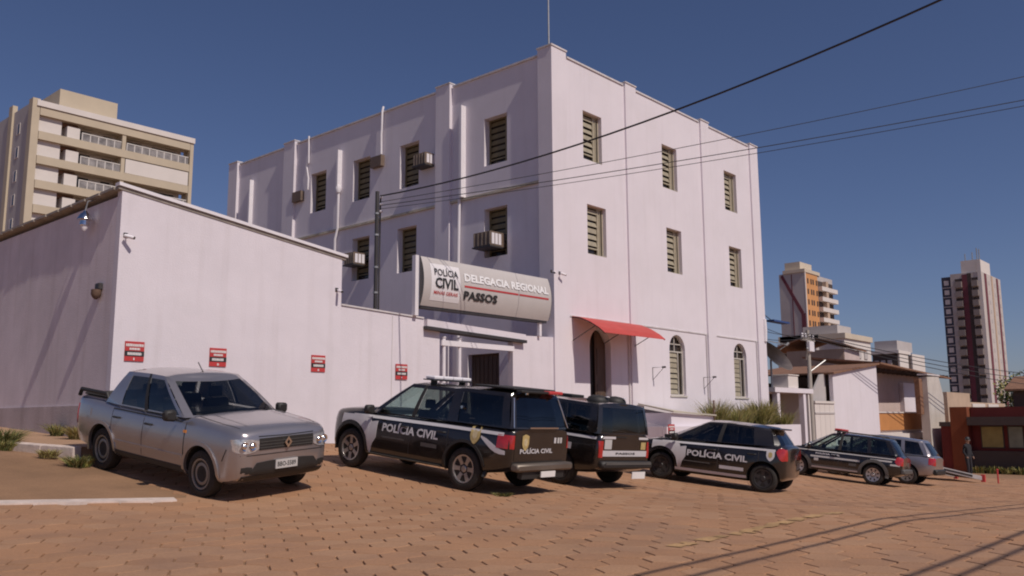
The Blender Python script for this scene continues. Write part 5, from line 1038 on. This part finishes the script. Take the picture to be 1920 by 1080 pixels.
# left apartment block
ap = thing('apartment_block', 'beige balconied apartment block behind the shed on the left', 'building', (27, 105, 0))
X0, X1, Y0 = 16.5, 38.2, 97.3
slab_block(ap, X0 + .9, X1 - .9, Y0 + 2.0, 122, -5, 40.0, CREAM); slab_block(ap, X0, X0 + .9, Y0 + .02, Y0 + 1.3, -5, 40.5, BEIGE, 'column'); slab_block(ap, X1 - .5, X1, Y0 + .02, Y0 + 2, -5, 40.2, BEIGE, 'column')
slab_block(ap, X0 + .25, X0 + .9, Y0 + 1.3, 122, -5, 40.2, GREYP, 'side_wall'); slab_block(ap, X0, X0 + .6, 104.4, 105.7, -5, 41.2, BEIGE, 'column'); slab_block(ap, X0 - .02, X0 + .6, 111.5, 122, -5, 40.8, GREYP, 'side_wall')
slab_block(ap, X0 + .5, X1 + .1, Y0 - .15, Y0 + 2.5, 39.55, 40.3, CREAM, 'roof_edge'); slab_block(ap, 20.2, 27.7, Y0 + 1.6, Y0 + 8, 40.35, 43.1, BEIGE, 'penthouse'); slab_block(ap, 28.0, 28.5, Y0 + .1, Y0 + 2, -5, 39.5, BEIGE, 'divider')
for k in range(7):
    zt = 39.5 - k * 3.16
    slab_block(ap, X0 + .95, X1 - .55, Y0, Y0 + .25, zt - 1.05, zt, BEIGE, 'balcony_parapet'); slab_block(ap, X0 + .95, X1 - .55, Y0 + .26, Y0 + 1.99, zt - 1.0, zt - .8, BEIGE2, 'balcony_floor')
    slab_block(ap, X0 + .95, 20.3, Y0 + .5, Y0 + 1.98, zt - 3.15, zt - 1.02, CREAM, 'bay_wall'); slab_block(ap, 21.0, 22.6, Y0 + .45, Y0 + 1.98, zt - 3.15, zt - 1.55, CREAM, 'bay_block')
    slab_block(ap, 20.4, 22.6, Y0 + 1.2, Y0 + 1.99, zt - 1.55, zt - 1.06, TILE, 'bay_soffit')
    for x0, x1 in ((23.2, 24.6), (26.2, 27.4), (29.5, 31.5), (33, 36.5)): slab_block(ap, x0, x1, Y0 + 1.94, Y0 + 2.02, zt - 3.1, zt - 1.3, DGLASS, 'window')
    for a, b in (((22.7, 27.9), 0), ((28.6, 37.5), 1)):
        if b == 1 and k == 1: slab_block(ap, 28.6, 37.6, Y0 + .1, Y0 + .2, zt - 3.1, zt - 1.15, CREAM, 'balcony_screen'); continue
        rl = MB(); rl.box((a[0], Y0 + .05, zt - 2.2), (a[1], Y0 + .14, zt - 2.08)); xx = a[0]
        while xx < a[1]: rl.box((xx, Y0 + .07, zt - 3.16), (xx + .12, Y0 + .12, zt - 2.2)); xx += 1.05
        rl.build('railing', RAILM, ap); slab_block(ap, a[0], a[1], Y0 + .09, Y0 + .10, zt - 3.12, zt - 2.25, RAILG, 'railing_glass')
    for y in (102.4,): 
        w_ = slab_block(ap, X0 + .20, X0 + .26, y - .6, y + .6, zt - 2.75, zt - 1.25, CREAM, 'window'); slab_block(w_, X0 + .17, X0 + .198, y - .5, y - .02, zt - 2.65, zt - 1.35, DGLASS, 'pane')
# orange tower
ot = thing('orange_tower', 'grey and orange apartment tower right of the main building', 'building', (130, 46, 0)); cx_, cy_ = 124.15, 44.36
slab_block(ot, cx_, 136.5, cy_, 49.0, -6, 25.2, GREYP); slab_block(ot, cx_ + .3, 129.4, cy_ - .15, cy_ - .003, -6, 25.0, OBLOCK, 'orange_front'); slab_block(ot, cx_ - .02, cx_ + .29, cy_ - .16, cy_ - .002, -6, 25.3, CREAM, 'corner_strip')
slab_block(ot, cx_ - .2, 130.5, cy_ - .2, 48.2, 25.21, 25.8, BEIGE2, 'roof_edge'); slab_block(ot, 124.5, 129.5, 45.2, 48.0, 25.81, 27.2, BEIGE2, 'roof_room'); slab_block(ot, cx_ - .05, cx_ - .002, 46.6, 46.75, 12, 25, PURP, 'seam')
MB().prism([(cx_ - .06, 48.7, 24.8), (cx_ - .06, 48.3, 25.1), (cx_ - .06, 44.7, 18.2), (cx_ - .06, 45.1, 17.6)], (.05, 0, 0)).build('diagonal_band', PURP, ot); slab_block(ot, cx_ - .07, cx_ - .003, 44.45, 45.2, 2, 18.0, PURP, 'plum_band')
for k in range(10):
    zt = 24.2 - k * 1.86
    for x in (124.9, 126.3, 127.2, 128.6): slab_block(ot, x, x + .5, cy_ - .2, cy_ - .151, zt - .9, zt, DKBR, 'window')
    slab_block(ot, 129.5, 136.6, cy_ - .9, cy_ - .003, zt - 1.75, zt - 1.0, CREAM, 'balcony'); slab_block(ot, 129.6, 136.4, cy_ - .05, cy_ - .004, zt - .98, zt + .08, DKBR, 'balcony_opening')
    slab_block(ot, 131.6, 132.6, cy_ - .8, cy_ - .06, zt - .99, zt + .08, TANW, 'balcony_pier')
# dark tall tower
dt = thing('tall_tower', 'tall dark and white apartment tower at far right', 'building', (242, 47, 0)); cx_, cy_ = 233.5, 42.06
slab_block(dt, cx_, 253.5, cy_, 49.8, -8, 38.6, mat('tower_wall', (.56, .50, .47), .85, var=.08, scale=.2, streak=.15)); slab_block(dt, cx_ + .4, 252, 49.81, 52.2, -8, 38.0, mat('tower_dark', (.05, .05, .075), .6, var=.2, scale=.3), 'dark_wing')
slab_block(dt, cx_ + .3, 244, cy_ + .2, 47.0, 38.61, 42.0, CREAM, 'roof_room')
for x, y, h in ((234.5, 43, 3.2), (236, 44.5, 2.4), (239, 43.5, 3.6), (236, 46.3, 2.2)): MB().tube([(x, y, 42), (x, y, 42 + h)], .14, 6).build('antenna', STEEL, dt)
slab_block(dt, cx_ - .15, cx_ - .003, 45.6, 46.9, -8, 38.2, PURP, 'plum_strip'); slab_block(dt, cx_ - .15, cx_ - .003, 44.6, 45.59, -8, 38.4, DKBR, 'dark_strip'); slab_block(dt, cx_ - .12, cx_ - .004, cy_, cy_ + .9, -8, 41.9, CREAM, 'white_strip')
for x0, x1, m in ((236.2, 238.2, PURP), (243.2, 244.6, TANW), (248.6, 250.4, PURP)): slab_block(dt, x0, x1, cy_ - .12, cy_ - .003, -8, 38.4, m, 'plum_strip')
for k in range(15):
    zt = 36.6 - k * 2.62
    slab_block(dt, cx_ - .9, cx_ - .003, 46.95, 48.6, zt - 1.9, zt - .3, mat('tower_balcony', (.27, .225, .21), .8, var=.1, scale=.3), 'balcony'); slab_block(dt, cx_ - .06, cx_ - .004, 46.95, 48.7, zt - .3, zt + .55, DKBR, 'opening')
    slab_block(dt, cx_ - .9, cx_ - .13, 43.0, 44.5, zt - 1.9, zt - .3, MATS['tower_balcony'], 'balcony'); slab_block(dt, cx_ - .06, cx_ - .004, 43.0, 44.5, zt - .3, zt + .55, DKBR, 'opening')
    slab_block(dt, cx_ + .32, cx_ + .39, 50.4, 51.6, zt - .9, zt + .4, CREAM, 'window'); slab_block(dt, cx_ + .25, cx_ + .39, 49.9, 52.1, zt - 1.7, zt - 1.45, GREYP, 'floor_band')
    for x in (240.3, 246.4, 251.3): slab_block(dt, x, x + 1.0, cy_ - .05, cy_ - .004, zt - .9, zt + .1, GREYP, 'window')
# lower blocks between the towers
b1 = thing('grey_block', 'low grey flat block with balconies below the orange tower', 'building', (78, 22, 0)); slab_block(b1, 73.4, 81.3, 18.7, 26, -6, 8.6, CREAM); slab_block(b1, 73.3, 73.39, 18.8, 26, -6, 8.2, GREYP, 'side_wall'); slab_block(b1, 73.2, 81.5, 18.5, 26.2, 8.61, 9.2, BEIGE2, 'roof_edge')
for k in range(3): slab_block(b1, 72.5, 73.29, 21.5, 26, 3.4 + k * 2.0, 4.3 + k * 2.0, GREYP, 'balcony'); slab_block(b1, 73.2, 73.29, 21.5, 26, 4.35 + k * 2, 5.2 + k * 2, DKBR, 'opening')
for k in range(3): slab_block(b1, 75 + k * 2, 76 + k * 2, 18.6, 18.69, 6.6, 7.7, GREYP, 'window')
slab_block(b1, 75, 79, 20, 24, 9.21, 10.3, GREYP, 'roof_room')
b2 = thing('tan_house', 'tan house with dark pitched roof below the grey block', 'building', (50, 10, 0)); slab_block(b2, 48.3, 51.5, 9.16, 14, -5, 5.5, PINKW); slab_block(b2, 48.24, 48.295, 9.2, 14, -5, 5.5, TANW, 'side_wall'); MB().prism([(47.8, 8.8, 5.7), (52.2, 8.8, 5.4), (52.2, 12, 6.3), (47.8, 12, 6.6)], (0, 0, .12)).build('roof', TILE, b2)
MB().prism([(47.8, 12.01, 6.6), (52.2, 12.01, 6.3), (52.2, 15, 5.4), (47.8, 15, 5.7)], (0, 0, .12)).build('roof', TILE, b2)
b3 = thing('white_slab_block', 'white block with dark stair strip between the two towers', 'building', (98, 21, 0)); slab_block(b3, 92.75, 102.9, 19.5, 22.6, -6, 8.0, DKBR); slab_block(b3, 92.9, 96.2, 19.3, 19.49, -6, 8.4, CREAM, 'white_panel'); slab_block(b3, 97.8, 102.9, 19.3, 19.49, -6, 8.2, CREAM, 'white_panel'); slab_block(b3, 93.2, 99, 19.6, 22.4, 8.41, 9.7, GREYP, 'roof_room'); slab_block(b3, 92.4, 97, 19.2, 23.2, 8.01, 8.4, CREAM, 'roof_edge')
for k in range(3): slab_block(b3, 92.6, 92.74, 20.2 + k * .8, 20.7 + k * .8, 5.0, 7.2, GREYP, 'window')
b4 = thing('brown_house', 'dark brown tiled house at the right edge behind the red building', 'building', (66, -1, 0)); slab_block(b4, 62.6, 75, -8, .5, -5, 2.2, DKBR); MB().prism([(62.0, -8.5, 2.2), (62.0, 1.0, 2.2), (66, 1.0, 3.4), (66, -8.5, 3.4)], (0, 0, .15)).build('roof', TILE, b4); slab_block(b4, 62.5, 62.59, -3.5, -1.5, -.6, 1.6, TANW, 'window_wall')
# far tree at right edge
def leafy(x, y, z, h, r_, label, seed, n=7000, sc=.32):
    q = random.Random(seed); t = thing('tree', label, 'tree', (x, y, z)); tr = MB().tube([(x, y, z), (x + .2, y, z + h * .4), (x, y + .2, z + h * .7)], [r_ * .09, r_ * .07, r_ * .03], 8)
    for k in range(6):
        a = k * 1.05; tr.tube([(x + .1, y, z + h * .4), (x + r_ * .5 * math.cos(a), y + r_ * .5 * math.sin(a), z + h * .7)], [r_ * .04, r_ * .015], 6)
    tr.build('trunk', RUST, t); cl = [(q.uniform(-.7, .7) * r_, q.uniform(-.7, .7) * r_, h * q.uniform(.5, .95), r_ * q.uniform(.25, .45)) for _ in range(22)]
    for mi in (0, 1):
        mb = MB()
        for k in range(n // 2):
            c = q.choice(cl); d = Vector((q.gauss(0, 1), q.gauss(0, 1), q.gauss(0, .8))).normalized() * c[3] * q.random() ** .33; p = Vector((x + c[0], y + c[1], z + c[2])) + d; u = Vector((q.gauss(0, 1), q.gauss(0, 1), q.gauss(0, 1))).normalized(); w = u.orthogonal().normalized()
            mb.add([p - u * sc * .5, p + w * sc * .3, p + u * sc * .5, p - w * sc * .3], [(0, 1, 2, 3)])
        mb.build('crown', LEAFS[mi], t)
leafy(68.5, -.6, -4.5, 8.6, 3.4, 'dark green tree beyond the brown house at the right edge', 5)
# low wires on the right
for k, (z0, z1) in enumerate(((4.05, 3.3), (3.7, 2.9), (4.2, 3.9))):
    wire((14.95, -.1, z0 - .2), (21.1, .5, 4.2 - k * .12), .12, .014, ['upper', 'middle', 'lower'][k] + ' service wire between the main building and the utility pole', 8); wire((21.1, .5, 4.2 - k * .12), (60, -6, 3.0 - k * .5), .5, .022, ['upper', 'middle', 'lower'][k] + ' wire running right from the utility pole', 14)
